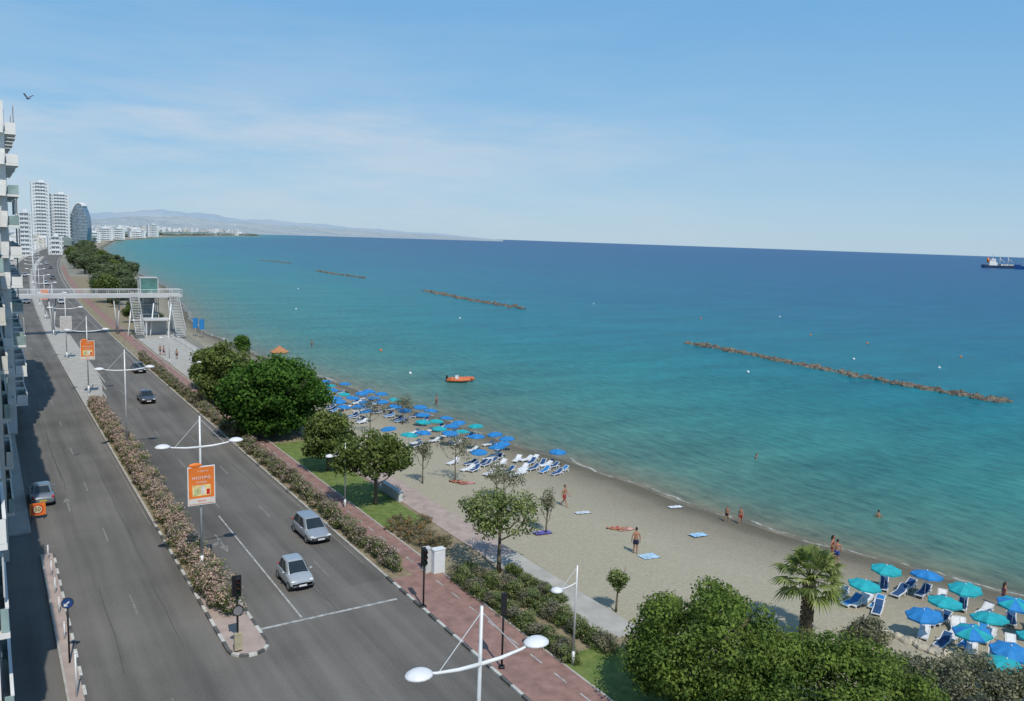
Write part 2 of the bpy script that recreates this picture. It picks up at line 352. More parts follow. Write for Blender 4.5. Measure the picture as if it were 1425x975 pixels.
dash(14.7,44.2,64,.11); dash(12.45,50,112,.07,mi=1); dash(20.9,50,400,.07,mi=1); dash(9.8,64,300,.07,mi=1)
mb.box((16.4,43.9,.016),(8.3,.2,.006))
def arrow(x,y,s,turn=0):
    z=.018
    mb.quad((x-.08,y,z),(x+.08,y,z),(x+.08,y+s*2.6,z),(x-.08,y+s*2.6,z),1)
    t=y+s*2.6
    mb.add([(x-.3,t,z),(x+.3,t,z),(x,t+s*1.3,z)],[(0,1,2)],1)
    if turn: mb.add([(x,y+s*1.4,z),(x+turn*.6,y+s*1.9,z),(x+turn*.6,y+s*2.5,z),(x,y+s*1.7,z)],[(0,1,2,3)],1)
arrow(5.0,70,1); arrow(13.5,60,-1,-1); arrow(16.5,78,-1)
struct(mb.obj('road_marking',[M['paint'],M['worn']]))
mb=MB()
for i in range(70):
    y=22+i*2.2; dash(23.8,y,y+1.1,.09,.134)
struct(mb.obj('cycle_path_marking',M['paint']))
mb=MB()
for i in range(30):
    x=R.choice([5.1,8.2,13.6,16.8,19.4]); y=R.uniform(38,110); w=R.uniform(.03,.05); l=R.uniform(3,16); z=.0145+.0001*i
    px=x;py=y
    for k in range(5):
        nx=px+R.uniform(-.1,.1); ny=py+l/5; mb.quad((px-w/2,py,z),(px+w/2,py,z),(nx+w/2,ny,z),(nx-w/2,ny,z)); px,py=nx,ny
struct(mb.obj('tar_seam',M['crack']))
mb=MB(); mb.quad((18.8,47,.0135),(21.1,47,.0135),(21.1,61,.0135),(18.8,61,.0135)); mb.quad((12.6,70,.0135),(15,70,.0135),(15,92,.0135),(12.6,92,.0135))
struct(mb.obj('road_patch',asphalt('patched_asphalt',(.112,.105,.095))))
# ---------------------------------------------------------------- hills
hp=[(90,14),(130,22),(180,26),(240,29),(280,28),(330,24),(400,18),(450,16),(520,13),(600,8),(660,3.5),(695,.5)]
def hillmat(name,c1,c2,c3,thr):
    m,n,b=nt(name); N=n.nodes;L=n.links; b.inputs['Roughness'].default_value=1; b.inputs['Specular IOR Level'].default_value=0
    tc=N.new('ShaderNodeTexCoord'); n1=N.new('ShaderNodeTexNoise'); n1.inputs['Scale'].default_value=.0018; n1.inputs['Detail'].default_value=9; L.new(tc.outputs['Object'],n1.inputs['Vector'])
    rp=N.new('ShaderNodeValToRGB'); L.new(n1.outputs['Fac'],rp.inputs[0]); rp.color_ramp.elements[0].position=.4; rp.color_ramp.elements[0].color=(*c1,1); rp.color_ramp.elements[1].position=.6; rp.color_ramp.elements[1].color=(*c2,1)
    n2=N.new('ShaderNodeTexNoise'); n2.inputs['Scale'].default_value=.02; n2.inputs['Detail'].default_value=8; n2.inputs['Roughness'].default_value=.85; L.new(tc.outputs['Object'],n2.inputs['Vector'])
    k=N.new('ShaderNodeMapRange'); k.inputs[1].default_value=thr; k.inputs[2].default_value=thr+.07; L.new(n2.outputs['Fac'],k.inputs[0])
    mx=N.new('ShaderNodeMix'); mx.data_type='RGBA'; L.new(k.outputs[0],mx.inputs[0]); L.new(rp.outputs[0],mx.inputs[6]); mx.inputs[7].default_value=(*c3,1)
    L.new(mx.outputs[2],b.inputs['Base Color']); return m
def hill(name,d0,d1,sc,mt,seed):
    rg=random.Random(seed); ph=[rg.uniform(0,6) for _ in range(6)]
    mb=MB(); NP=150; rows=12
    for i in range(NP+1):
        px=90+(695-90)*i/NP; ang=PSI+math.atan((px-712.5)/FPX)
        d=d0+(d1-d0)*((px-90)/605)**1.3
        up=interp(hp,px)*sc*(1+.07*math.sin(px*.03+ph[0])+.05*math.sin(px*.08+ph[1])+.025*math.sin(px*.25+ph[2]))
        hgt=max(1.0,up/FPX*d)
        for r in range(rows):
            t=r/(rows-1); dd=d*(.72+.4*t); k=math.sin(min(1,t/.72)*math.pi/2)**1.5 if t<.72 else math.cos((t-.72)/.28*1.2)
            z=hgt*k*(1+.04*math.sin(px*.05+t*5+ph[3])*(1-t))-3*(r==0)
            mb.v.append((dd*math.sin(ang),dd*math.cos(ang),max(z,-3)))
    for i in range(NP):
        for r in range(rows-1): mb.f.append((i*rows+r,i*rows+r+1,(i+1)*rows+r+1,(i+1)*rows+r)); mb.m.append(0)
    struct(mb.obj(name,mt,True))
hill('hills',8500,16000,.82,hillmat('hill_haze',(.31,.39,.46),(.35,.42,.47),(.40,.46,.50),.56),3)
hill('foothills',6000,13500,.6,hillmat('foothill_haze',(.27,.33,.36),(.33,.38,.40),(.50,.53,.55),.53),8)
# ---------------------------------------------------------------- foliage
def crown_mesh(name,seed,rx,ry,rz,cz,ncl,nl,ls,cr,mats,flower=0.0,bottom=-.7,cx=0,cy=0,fill=.45):
    g=np.random.default_rng(seed); V=[];MI=[]
    lobes=g.normal(size=(7,3)); lobes/=np.linalg.norm(lobes,axis=1)[:,None]; la=g.uniform(-.22,.22,7)
    for c in range(ncl):
        while True:
            d=g.normal(size=3); d/=np.linalg.norm(d)
            if d[2]>bottom: break
        wob=1+np.sum(la*np.maximum(0,lobes@d)**3)
        rad=(fill+(1-fill)*g.random()**.6)*wob
        cen=d*np.array([max(.05,rx-cr*.8),max(.05,ry-cr*.8),max(.05,rz-cr*.7)])*rad+np.array([cx,cy,cz])
        r=cr*g.uniform(.6,1.25); n=max(4,int(nl*(r/cr)**2))
        dd=g.normal(size=(n,3)); dd/=np.linalg.norm(dd,axis=1)[:,None]
        P=cen+dd*r*g.uniform(.5,1.08,(n,1))*np.array([1,1,.8])
        nn=dd+g.normal(size=(n,3))*.55+np.array([0,0,.25]); nn/=np.linalg.norm(nn,axis=1)[:,None]
        t=np.cross(nn,g.normal(size=(n,3))); t/=np.linalg.norm(t,axis=1)[:,None]; b=np.cross(nn,t)
        s=ls*g.uniform(.6,1.3,(n,1)); t=t*s*.5; b=b*s*.32
        V.append(np.stack([P-t,P-b,P+t,P+b],1).reshape(-1,3))
        clump_shade=g.uniform(-.25,.25)+rad*.5+.2*d[2]  # shading put into leaf colour: outer and upper clumps lighter, inner ones darker
        mi=np.clip(((clump_shade+g.normal(size=n)*.22+.25*dd[:,2])*3).astype(int),0,2)
        if flower>0: mi=np.where((g.random(n)<flower*(1+dd[:,2]))&(dd[:,2]>-.3),3,mi)
        MI.append(mi)
    V=np.concatenate(V); MI=np.concatenate(MI); n=len(MI)
    V[:,2]=np.maximum(V[:,2],.02)
    me=bpy.data.meshes.new(name); me.vertices.add(n*4); me.loops.add(n*4); me.polygons.add(n)
    me.vertices.foreach_set('co',V.ravel()); me.loops.foreach_set('vertex_index',np.arange(n*4,dtype=np.int32))
    me.polygons.foreach_set('loop_start',np.arange(0,n*4,4,dtype=np.int32)); me.polygons.foreach_set('loop_total',np.full(n,4,dtype=np.int32))
    for k in mats: me.materials.append(k)
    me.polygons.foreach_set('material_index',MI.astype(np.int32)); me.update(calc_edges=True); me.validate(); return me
def trunk(seed,h,r,spread,nb=6,lean=0.0,z0=.35):
    g=random.Random(seed); mb=MB(); pts=[(0,0,-.1)]
    for k in range(1,5): pts.append((lean*k/4+g.uniform(-.08,.08)*r*4,g.uniform(-.08,.08)*r*4,h*.8*k/4))
    mb.tube(pts,[r*1.35,r,r*.85,r*.7,r*.45],8)
    for b in range(nb):
        k=z0+.45*b/nb; a=b*2.4+g.uniform(-.4,.4); s=Vector((lean*k,0,h*k)); L_=spread*g.uniform(.6,.95)
        e=s+Vector((math.cos(a)*L_,math.sin(a)*L_,h*g.uniform(.25,.5))); mid=(s+e)/2+Vector((0,0,-.08*h))
        mb.tube([s,mid,e],[r*.5,r*.34,r*.12],6)
        for q in range(2):
            a2=a+g.uniform(-1,1); e2=mid+Vector((math.cos(a2)*L_*.5,math.sin(a2)*L_*.5,h*g.uniform(.15,.35))); mb.tube([mid,e2],[r*.25,r*.07],5)
    return mb
def tree(name,label,loc,seed,rx,ry,rz,cz,ncl,nl,ls,cr,mats,tr=.16,bottom=-.7,fill=.45,rot=0,cat='tree',group=None,lean=0):
    e=root(name,label,cat,loc,rot,group)
    trunk(seed,cz+rz*.5,tr,rx*.8,lean=lean,z0=max(.25,(cz-rz)/(cz+rz*.5))).obj('trunk',M['trunk'],True,e)
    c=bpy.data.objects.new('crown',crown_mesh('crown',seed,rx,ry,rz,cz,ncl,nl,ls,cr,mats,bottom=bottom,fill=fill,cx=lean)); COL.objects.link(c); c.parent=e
    return e
tree('broadleaf_tree','large dense dark green round tree beside the cycle path',G(380,606),11,6.6,6.2,4.5,4.55,190,180,.40,1.25,GR_dark,.3,-.95)
tree('broadleaf_tree','dense green tree behind the large round one',G(318,562),12,4.4,4.6,3.7,4.0,80,130,.42,1.2,GR_mid,.22,-.9)
tree('broadleaf_tree','olive green tree with an uneven crown by the lawn',G(303,540),13,4.2,4.2,3.0,3.2,80,130,.38,1.1,GR_mid,.22,-.9)
tree('broadleaf_tree','mid green tree on the lawn next to the round tree',G(457,655),14,2.8,2.8,2.8,3.3,64,140,.3,.85,GR_mid,.15,-.85)
tree('broadleaf_tree','olive green tree with trunk showing on the lawn',G(522,702),15,3.4,3.3,2.4,4.0,84,140,.27,.85,GR_mid,.16,-.6)
tree('broadleaf_tree','light green airy tree beside the promenade',G(694,797),16,3.4,3.2,1.85,4.1,60,85,.2,.62,GR_light,.13,-.5,fill=.45)
tree('broadleaf_tree','small dark tree standing above the shore path',G(338,505),17,1.6,1.6,2.0,3.4,30,80,.4,.8,GR_dark,.14)
tree('broadleaf_tree','low olive bushy tree near the beach path',G(296,512),18,3.0,2.8,1.7,2.0,50,100,.36,.9,GR_light,.18,-.9)
for i,(px,py,rx,rz,cz,sd) in enumerate([(588,673,1.3,1.6,3.0,21),(633,670,2.1,1.6,3.4,22),(700,716,1.9,1.3,2.9,23),(515,603,2.5,1.6,3.0,24),(760,742,.7,1.6,2.4,25),(690,695,1.5,1.2,2.4,27),(560,590,1.6,1.3,2.6,28)]):
    tree('tamarisk_tree','sparse grey green tamarisk growing in the sand',G(px,py),sd,rx,rx,rz,cz,24,40,.15,.5,GR_grey,.06,-.5,fill=.35,group='tamarisks on the beach')
tree('small_tree','small young tree with round tuft in the sand',G(857,851),31,.85,.85,.85,2.0,26,60,.15,.35,GR_light,.06,-.8,lean=.1)
tree('pine_shrub_tree','wide dense bright green pine like shrub',G(975,978),41,4.2,3.9,3.1,2.9,230,230,.17,.8,GR_pine,.25,-.95,fill=.62)
tree('pine_shrub_tree','very wide low green shrub beside the beach',G(1150,1040),42,5.4,4.3,2.7,2.55,250,230,.17,.8,GR_pine,.25,-.95,fill=.62)
def bush(name,label,loc,seed,rx,ry,rz,ncl,nl,ls,cr,mats,cat='bush',group=None,flower=0,rot=0):
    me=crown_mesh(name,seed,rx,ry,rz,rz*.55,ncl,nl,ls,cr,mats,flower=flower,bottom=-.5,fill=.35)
    o=bpy.data.objects.new(name,me); COL.objects.link(o); o.location=loc; o.rotation_euler[2]=rot; return tag(o,label,cat,group)
bush('grey_shrub','pale grey green shrub beside the beach wall',G(1352,985),43,3.0,2.6,1.9,70,120,.17,.6,GR_grey)
bush('grey_shrub','pale grey green shrub beside the sun loungers',G(1425,1000),44,2.6,2.4,1.9,60,120,.17,.6,GR_grey)
bush('grey_shrub','low yellowish shrub by the palm tree',G(1200,895),45,1.9,1.5,1.1,40,90,.16,.45,GR_grey)
bush('grey_shrub','low shrub at foot of the palm tree',G(1255,945),46,2.2,1.5,.9,40,90,.16,.45,GR_grey)
bush('low_shrub','small green shrub by the promenade',G(715,803),47,.8,.8,.8,18,70,.13,.3,GR_mid)
ol=[bush('oleander_bush','oleander bush with pale pink blossom on the median',(0,0,-50),60+i,1.12,1.25,1.2,30,85,.14,.42,(GR_dry if i%2 else GR_light)+[FLW],group='oleanders on the median',flower=.42) for i in range(4)]
y=46.6;i=0
while y<112:
    o=ol[i%4]; s=R.uniform(.8,1.05)
    p=Vector((11.1+R.uniform(-.12,.12),y,.1))
    if i<4: o.location=p; o.scale=(s,s,s)
    else: copy_thing(o,p,R.uniform(0,6.3),(s,s,s*R.uniform(.85,1.1)))
    y+=R.uniform(.9,1.25)*s; i+=1
oh=[bush('kerb_bush','yellow green flowering bush in the kerbside strip',(0,0,-50),70+i,.85,1.1,1.1,24,75,.14,.38,(GR_dry if i%2 else GR_light)+[FLW],group='bushes between road and cycle path',flower=.2) for i in range(4)]
y=47.8;i=0
while y<150:
    if 84<y<88: y+=3
    o=oh[i%4]; s=R.uniform(.75,1.0); p=Vector((22.12+off(y),y,.08))
    if i<4: o.location=p;o.scale=(s,s,s)
    else: copy_thing(o,p,R.uniform(0,6.3),(s,s,s*R.uniform(.8,1.1)))
    y+=R.uniform(.95,1.3); i+=1
hb=[bush('clipped_hedge','low olive hedge clump beside the promenade',(0,0,-50),80+i,1.0,1.0,1.0,24,90,.12,.36,(GR_light if i else GR_dry)+[FLW],'hedge',group='hedges between cycle path and promenade',flower=.03) for i in range(3)]
i=0
for (a,b,w) in [((634,806),(795,922),.85),((655,800),(690,820),.85),((704,822),(842,905),.9),((735,815),(780,838),.7)]:
    A=G(*a);B=G(*b); n=int((B-A).length/.75)
    for k in range(n+1):
        p=A.lerp(B,k/max(n,1)); p.x+=R.uniform(-.1,.1); p.z=0; s=R.uniform(.85,1.0)*w
        if i<3: hb[i].location=p; hb[i].scale=(s,s,s*.9)
        else: copy_thing(hb[i%3],p,R.uniform(0,6),(s,s,s*.9))
        i+=1
fb=bush('flowering_ground_shrub','low orange green flowering shrub behind the cycle path',G(548,738),90,1.1,1.1,.8,20,70,.13,.33,GR_dry+[FLW2],group='flowering shrubs behind the cycle path',flower=.2)
fb.scale=(.8,.8,.8)
for (px,py) in [(562,745),(575,752),(588,760),(600,762),(568,735),(585,742),(600,750),(615,758),(552,728),(590,728)]:
    copy_thing(fb,G(px,py),R.uniform(0,6),R.uniform(.6,.9))
bt=[]
for i in range(4):
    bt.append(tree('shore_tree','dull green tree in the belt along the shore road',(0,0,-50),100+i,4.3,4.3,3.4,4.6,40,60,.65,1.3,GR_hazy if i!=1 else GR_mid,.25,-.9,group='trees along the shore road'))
i=0
for k in range(82):
    y=200+k*7 if k<16 else 312+(k-16)*9
    x0=28+off(y); x1=max(x0+3,inner(y)-1)
    x=R.uniform(x0,x1); s=R.uniform(.4,.7) if y<260 else R.uniform(.7,1.15)
    p=Vector((x,y,0))
    if i<4: bt[i].location=p; bt[i].scale=(s,s,s)
    else: copy_thing(bt[i%4],p,R.uniform(0,6),s)
    i+=1
for (x,y,s) in [(29,118,.35),(30.2,124,.3),(28,131,.32),(30,138,.28)]: copy_thing(bt[1],(x,y,0),R.uniform(0,6),(s*1.3,s*1.3,s*.8))
mb=MB(); rg=random.Random(5)
for k in range(420):
    t=rg.random(); y=900+3000*t**.8; x=inner(y)-rg.uniform(5,90+60*t); s=rg.uniform(4,9)
    mb.ell((x,y,s*.5),(s*rg.uniform(.9,1.8),s*1.5,s*rg.uniform(.5,.8)),0,7,5,.18,rg)
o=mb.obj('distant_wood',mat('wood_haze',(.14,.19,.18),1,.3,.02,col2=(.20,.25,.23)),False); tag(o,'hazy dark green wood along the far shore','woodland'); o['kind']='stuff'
mb=MB()
for k in range(1700):
    y=900+5000*rg.random()**.8; a=rg.uniform(0.2,19.0); x=min(inner(y)-rg.uniform(30,1500)**1,y*math.tan(math.radians(a)))
    w=rg.uniform(8,24); h=rg.choice([6,8,10,12,16,20,26]) if y>1500 else rg.choice([5,6,8,12])
    mb.box((x,y,h/2),(w,w*rg.uniform(.6,1.2),h),rg.choice([0,0,1]),rg.uniform(0,1.5))
    if rg.random()<.5: mb.box((x,y,h*.55),(w*.9,w*1.25,h*.25),2)
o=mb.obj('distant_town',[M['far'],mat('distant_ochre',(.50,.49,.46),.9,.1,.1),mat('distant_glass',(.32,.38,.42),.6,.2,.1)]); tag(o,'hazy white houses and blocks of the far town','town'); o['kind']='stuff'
# ---------------------------------------------------------------- palm
def palm(loc,h=3.6):
    e=root('palm_tree','short fan palm with thick brown trunk and bright crown','palm tree',loc)
    mb=MB(); mb.tube([(0,0,-.1),(0,0,.6),(.03,0,h*.6),(.05,0,h-.3),(.05,0,h)],[.36,.3,.3,.38,.2],12)
    for k in range(70):
        a=k*2.4; z=.4+(h-.6)*k/70; mb.box((.33*math.cos(a),.33*math.sin(a),z),(.12,.14,.2),0,a)
    mb.obj('trunk',M['trunk'],False,e)
    mb=MB(); g=random.Random(3)
    for k in range(46):
        az=k*2.39996; el=1.35-1.9*(k/46); L_=g.uniform(1.1,1.5)
        d=Vector((math.cos(az)*math.cos(el),math.sin(az)*math.cos(el),math.sin(el))); s=Vector((.05,0,h+.05))
        q=s+d*L_; mb.tube([s,(s+q)/2+Vector((0,0,.06)),q],[.03,.02,.015],4,0)
        side=d.cross(zz).normalized() if abs(d.z)<.98 else Vector((1,0,0)); up=side.cross(d)
        for j in range(17):
            an=math.radians(-100+200*j/16); ld=(d*math.cos(an)+side*math.sin(an)).normalized(); l=g.uniform(.8,1.05)*(1.2-.25*abs(an))
            w=ld.cross(up).normalized()*.06; tip=q+ld*l+Vector((0,0,-.28*l)); md=q+ld*l*.55
            mb.add([q,md-w,tip,md+w],[(0,1,2,3)],g.choice([0,1,1,2]))
    mb.obj('crown',[leafmat('palm_dark',(.10,.14,.035)),leafmat('palm_mid',(.22,.28,.08)),leafmat('palm_light',(.38,.42,.18))],False,e)
palm(G(1120,888))
# ---------------------------------------------------------------- street lamps
def lamp():
    e=root('street_lamp','tall white double arm street lamp with wire stays on the median','street lamp',group='double arm lamps on the median')
    mb=MB(); mb.tube([(0,0,0),(0,0,1.2)],.13,12); mb.tube([(0,0,1.2),(0,0,10.3)],[.085,.06],10); mb.box((0,0,.08),(.4,.4,.14)); mb.obj('pole',M['pole'],True,e)
    for s in(-1,1):
        mb=MB(); mb.tube([(0,0,8.3),(s*.8,0,8.32),(s*1.6,0,8.42),(s*2.0,0,8.53)],[.075,.065,.05,.04],8); mb.obj('arm',M['white'],True,e)
        mb=MB(); secs=[]
        for r,z in ((.02,.16),(.15,.155),(.27,.11),(.37,.03),(.39,-.02),(.32,-.06),(.2,-.11),(.02,-.12)): secs.append([(s*2.2+r*1.2*math.cos(a*math.pi/8),r*math.sin(a*math.pi/8),8.53+z) for a in range(16)])
        mb.loft(secs); mb.obj('lamp_head',M['plastic'],True,e)
        mb=MB(); mb.tube([(0,0,10.1),(s*1.5,0,8.43)],.018,5); mb.obj('stay_wire',M['pole'],False,e)
    return e
L0=lamp(); L0.location=(11.1,53.0,.13)
for y in [85.1,118.5,151.5,184.5,217,250,283,316,349,382,415,448,481,514,547,580,613]:
    copy_thing(L0,(11.1+off(y),y,.13))
copy_thing(L0,(13.1,21.6,0))
def plamp():
    e=root('promenade_lamp','slim single arm white lamp post beside the cycle path','street lamp',group='single arm lamps by the cycle path')
    mb=MB(); mb.tube([(0,0,0),(0,0,.8)],.09,10); mb.tube([(0,0,.8),(0,0,5.5)],[.06,.045],10); mb.obj('pole',M['pole'],True,e)
    mb=MB(); mb.tube([(0,0,4.55),(-.6,0,4.42),(-1.05,0,4.4)],[.045,.035,.03],8); mb.obj('arm',M['white'],True,e)
    mb=MB(); secs=[]
    for r,z in ((.02,.15),(.14,.14),(.26,.08),(.34,0),(.27,-.06),(.02,-.1)): secs.append([(-1.25+r*math.cos(a*math.pi/7),r*math.sin(a*math.pi/7),4.4+z) for a in range(14)])
    mb.loft(secs); mb.obj('lamp_head',M['plastic'],True,e)
    mb=MB(); mb.tube([(0,0,5.4),(-.95,0,4.45)],.014,5); mb.obj('stay_wire',M['pole'],False,e)
    return e
P0=plamp(); p=G(797,926); P0.location=(p.x,p.y,0)
p=G(480,708); copy_thing(P0,(p.x,p.y,0),-.35)
for y in (114,142,170): copy_thing(P0,(25.2,y,0))
# ---------------------------------------------------------------- text helper
def text(body,size,mt,parent,loc,name='lettering',rx=90,align='CENTER',rz=0):
    c=bpy.data.curves.new(name,'FONT'); c.body=body; c.size=size; c.extrude=.004; c.align_x=align; c.align_y='CENTER'
    t=bpy.data.objects.new('tmp',c); COL.objects.link(t); dg=bpy.context.evaluated_depsgraph_get(); dg.update()
    me=bpy.data.meshes.new_from_object(t.evaluated_get(dg)); bpy.data.objects.remove(t)
    me.materials.clear(); me.materials.append(mt)
    o=bpy.data.objects.new(name,me); COL.objects.link(o); o.parent=parent; o.location=loc; o.rotation_euler=(math.radians(rx),0,math.radians(rz)); return o
YI=mat('pale_yellow_ink',(.70,.55,.25),.6,.3,3); GI=mat('pale_green_ink',(.42,.45,.22),.6,.3,3)
def banner(x,y,z,cols,label,lines):
    e=root('advertising_banner',label,'banner',(x,y,0),group='banners on the lamp posts')
    mb=MB(); mb.box((0,-.2,z),(1.66,.07,2.5)); mb.obj('frame',M['white'],False,e)
    mb=MB(); mb.box((0,-.24,z),(1.54,.02,2.38)); mb.obj('panel',cols[0],False,e)
    if lines:
        mb=MB(); mb.box((0,-.252,z-.98),(1.5,.006,.36),0); mb.obj('panel_stripe',cols[1],False,e)
        mb=MB(); mb.box((.0,-.252,z-.3),(1.1,.006,.7),0); mb.box((-.3,-.256,z-.38),(.3,.005,.45),1); mb.box((.1,-.256,z-.28),(.26,.005,.55),3); mb.box((.4,-.256,z-.42),(.2,.005,.35),2); mb.obj('panel_picture',[YI,GI,M['red'],cols[1]],False,e)
        text(lines[0],.25,M['plastic'],e,(0,-.26,z+.50)); text(lines[3],.15,M['plastic'],e,(0,-.26,z+.22)); text(lines[1],.13,M['plastic'],e,(.1,-.26,z+.93)); text(lines[2],.13,cols[2],e,(0,-.262,z-.98))
    mb=MB(); mb.tube([(0,-.16,z+1.3),(0,0,z+1.3)],.03,6); mb.obj('bracket',M['pole'],False,e)
    mb=MB(); mb.tube([(0,-.16,z-1.28),(0,0,z-1.28)],.03,6); mb.obj('bracket',M['pole'],False,e)
    if lines:
        mb=MB(); mb.ell((-.35,-.2,z+1.32),(.42,.08,.16)); mb.obj('top_ornament',M['orange'],True,e)
WS=mat('banner_white',(.65,.6,.55),.6)
BL=['ΗΧΟΤΙΚΟ','Α. ΜΑΝΤΗ','ΠΑΙΧΝΙΔΙ','ΠΑΙΧΝΙΔΙ']
banner(11.1,53,6.0,[M['orange'],WS,M['red']],'orange advertising banner fixed to a white lamp post',BL)
banner(11.1,118.5,6.0,[M['orange'],WS,M['red']],'orange advertising banner on a lamp post further down the median',BL)
banner(11.1+off(151.5),151.5,6.0,[mat('pale_print',(.5,.47,.45),.6)],'pale grey advertising banner on a lamp post','')
banner(11.1+off(217),217,6.0,[M['orange'],WS,M['red']],'small orange banner beyond the footbridge',None)
# ---------------------------------------------------------------- traffic signals and signs
LENS=[mat('lens_red',(.06,.01,.01),.3),mat('lens_amber',(.07,.04,.01),.3),mat('lens_green',(.01,.05,.02),.3)]
def signal(loc,h,label,rz=0,extra=False,bw=.5):
    e=root('traffic_light',label,'traffic light',loc,rz)
    mb=MB(); mb.tube([(0,0,0),(0,0,h-.1)],.055,10); mb.box((0,0,.05),(.3,.3,.1)); mb.obj('post',M['black'],True,e)
    mb=MB(); mb.box((0,0,h-.5),(.28,.22,1.0)); mb.box((0,.13,h-.5),(bw,.02,1.15)); mb.obj('signal_head',M['black'],False,e)
    for k in range(3):
        mb=MB(); mb.tube([(0,-.115,h-.18-k*.32),(0,-.13,h-.18-k*.32)],.1,12); mb.obj('signal_lens',LENS[k],False,e)
        mb=MB(); mb.tube([(0,-.115,h-.14-k*.32),(0,-.26,h-.13-k*.32)],.115,10,cap=False); mb.obj('lens_hood',M['black'],False,e)
    if extra:
        mb=MB(); mb.tube([(0,-.1,h-1.75),(0,-.13,h-1.75)],.3,20); mb.obj('round_sign',M['black'],False,e)
        mb=MB(); mb.tube([(0,-.131,h-1.75),(0,-.137,h-1.75)],.24,20); mb.obj('round_sign_face',mat('sign_grey',(.2,.2,.2),.5),False,e)
        mb=MB(); mb.box((0,-.1,.55),(.42,.2,.9)); mb.obj('bollard_box',mat('bollard_cream',(.40,.35,.24),.5),False,e)
    return e
p=G(331,908); signal((p.x,p.y,.13),4.0,'traffic light on the tip of the median with round sign',0,True)
p=G(589,847); signal((p.x,p.y,.12),3.6,'black traffic light beside the cycle path',0,False,.3)
p=G(698,932); signal((p.x,p.y,.12),4.0,'black traffic light at the kerb by the junction',2.6,False,.32)
mb=MB(); e=root('keep_left_sign','round dark blue direction sign on a dark post','road sign',(2.9,44.6,.13))
mb.tube([(0,0,0),(0,0,3.4)],.045,8); mb.obj('post',M['black'],True,e)
mb=MB(); mb.tube([(0,-.06,3.2),(0,-.08,3.2)],.28,24,0); mb.obj('sign_rim',M['black'],False,e)
mb=MB(); mb.tube([(0,-.081,3.2),(0,-.09,3.2)],.25,24,0); mb.obj('sign_face',mat('sign_blue',(.02,.06,.2),.4),False,e)
mb=MB(); mb.add([(-.17,-.095,3.04),(.02,-.095,3.05),(-.16,-.095,3.22)],[(0,1,2)]); mb.quad((-.13,-.096,3.14),(-.08,-.096,3.09),(.1,-.096,3.25),(.05,-.096,3.3)); mb.obj('arrow',M['plastic'],False,e)
p=G(53,722); e=root('speed_limit_board','square orange temporary board with speed limit roundel','road sign',(p.x,p.y,.01))
mb=MB(); mb.box((0,0,.75),(1.05,.06,.95)); mb.obj('board',M['orange'],False,e)
mb=MB(); mb.tube([(0,-.035,.75),(0,-.045,.75)],.38,24); mb.obj('ring',M['red'],False,e)
mb=MB(); mb.tube([(0,-.046,.75),(0,-.052,.75)],.29,24); mb.obj('roundel',mat('sign_cream',(.6,.5,.3),.5),False,e)
text('50',.42,M['black'],e,(0,-.058,.75))
mb=MB(); mb.tube([(-.4,.25,0),(-.4,.0,.4),(-.4,-.25,0)],.03,6); mb.tube([(.4,.25,0),(.4,0,.4),(.4,-.25,0)],.03,6); mb.obj('stand',M['black'],False,e)
for (px,py,w,h,mt,lb) in [(609,798,.8,1.5,M['plastic'],'white electrical cabinet beside the cycle path'),(594,797,.4,1.5,M['wall3'],'grey slim control cabinet next to the white one')]:
    p=G(px,py); e=root('control_cabinet',lb,'cabinet',(p.x,p.y,.02))
    mb=MB(); mb.box((0,0,.08),(w+.1,.6,.16)); mb.obj('plinth',M['kerbg'],False,e)
    mb=MB(); mb.box((0,0,.16+h/2),(w,.5,h)); mb.box((0,0,.2+h),(w+.06,.56,.06)); mb.obj('casing',mt,False,e)
    mb=MB(); mb.box((0,-.256,.16+h/2),(w*.85,.01,h*.85)); mb.box((w*.3,-.27,.16+h/2),(.03,.02,.15)); mb.obj('door',mt,False,e)
for k,(x,y,h) in enumerate([(2.9,60,.9),(2.9,57,.9),(2.9,54,.9),(2.9,51,.9),(2.9,47.5,.9),(2.9,41,2.2),(2.9,38.5,.9)]):
    mb=MB(); mb.tube([(0,0,0),(0,0,h)],.04,8); mb.ell((0,0,h),(.06,.06,.05)); tag(mb.obj('bollard',M['white'],True,None,(x,y,.135)),'slim post standing beside the carriageway','bollard','bollards at the road edge')
p=G(545,690); mb=MB(); mb.box((0,0,.4),(.35,3.6,.8)); mb.box((0,0,.83),(.45,3.7,.06)); tag(mb.obj('low_wall',M['wall3'],False,None,(p.x,p.y,0)),'low grey concrete wall between lawn and beach','wall')
mb=MB(); pts=[G(x,y) for x,y in((1222,884),(1240,884),(1262,893),(1285,903),(1310,912),(1335,912))]
for a,b in zip(pts,pts[1:]):
    L_=(b-a).length
    for k in range(max(2,int(L_/.35))):
        q=a.lerp(b,k/max(2,int(L_/.35))); mb.ell((q.x+R.uniform(-.12,.12),q.y+R.uniform(-.12,.12),q.z+.1),(R.uniform(.35,.6),R.uniform(.3,.5),R.uniform(.2,.32)),0,8,6,.14,R)
tag(mb.obj('stone_wall',mat('pale_stone',(.42,.38,.30),.95,.25,1.5,.5,6)),'low wall of pale rough stones by the palm tree','wall')
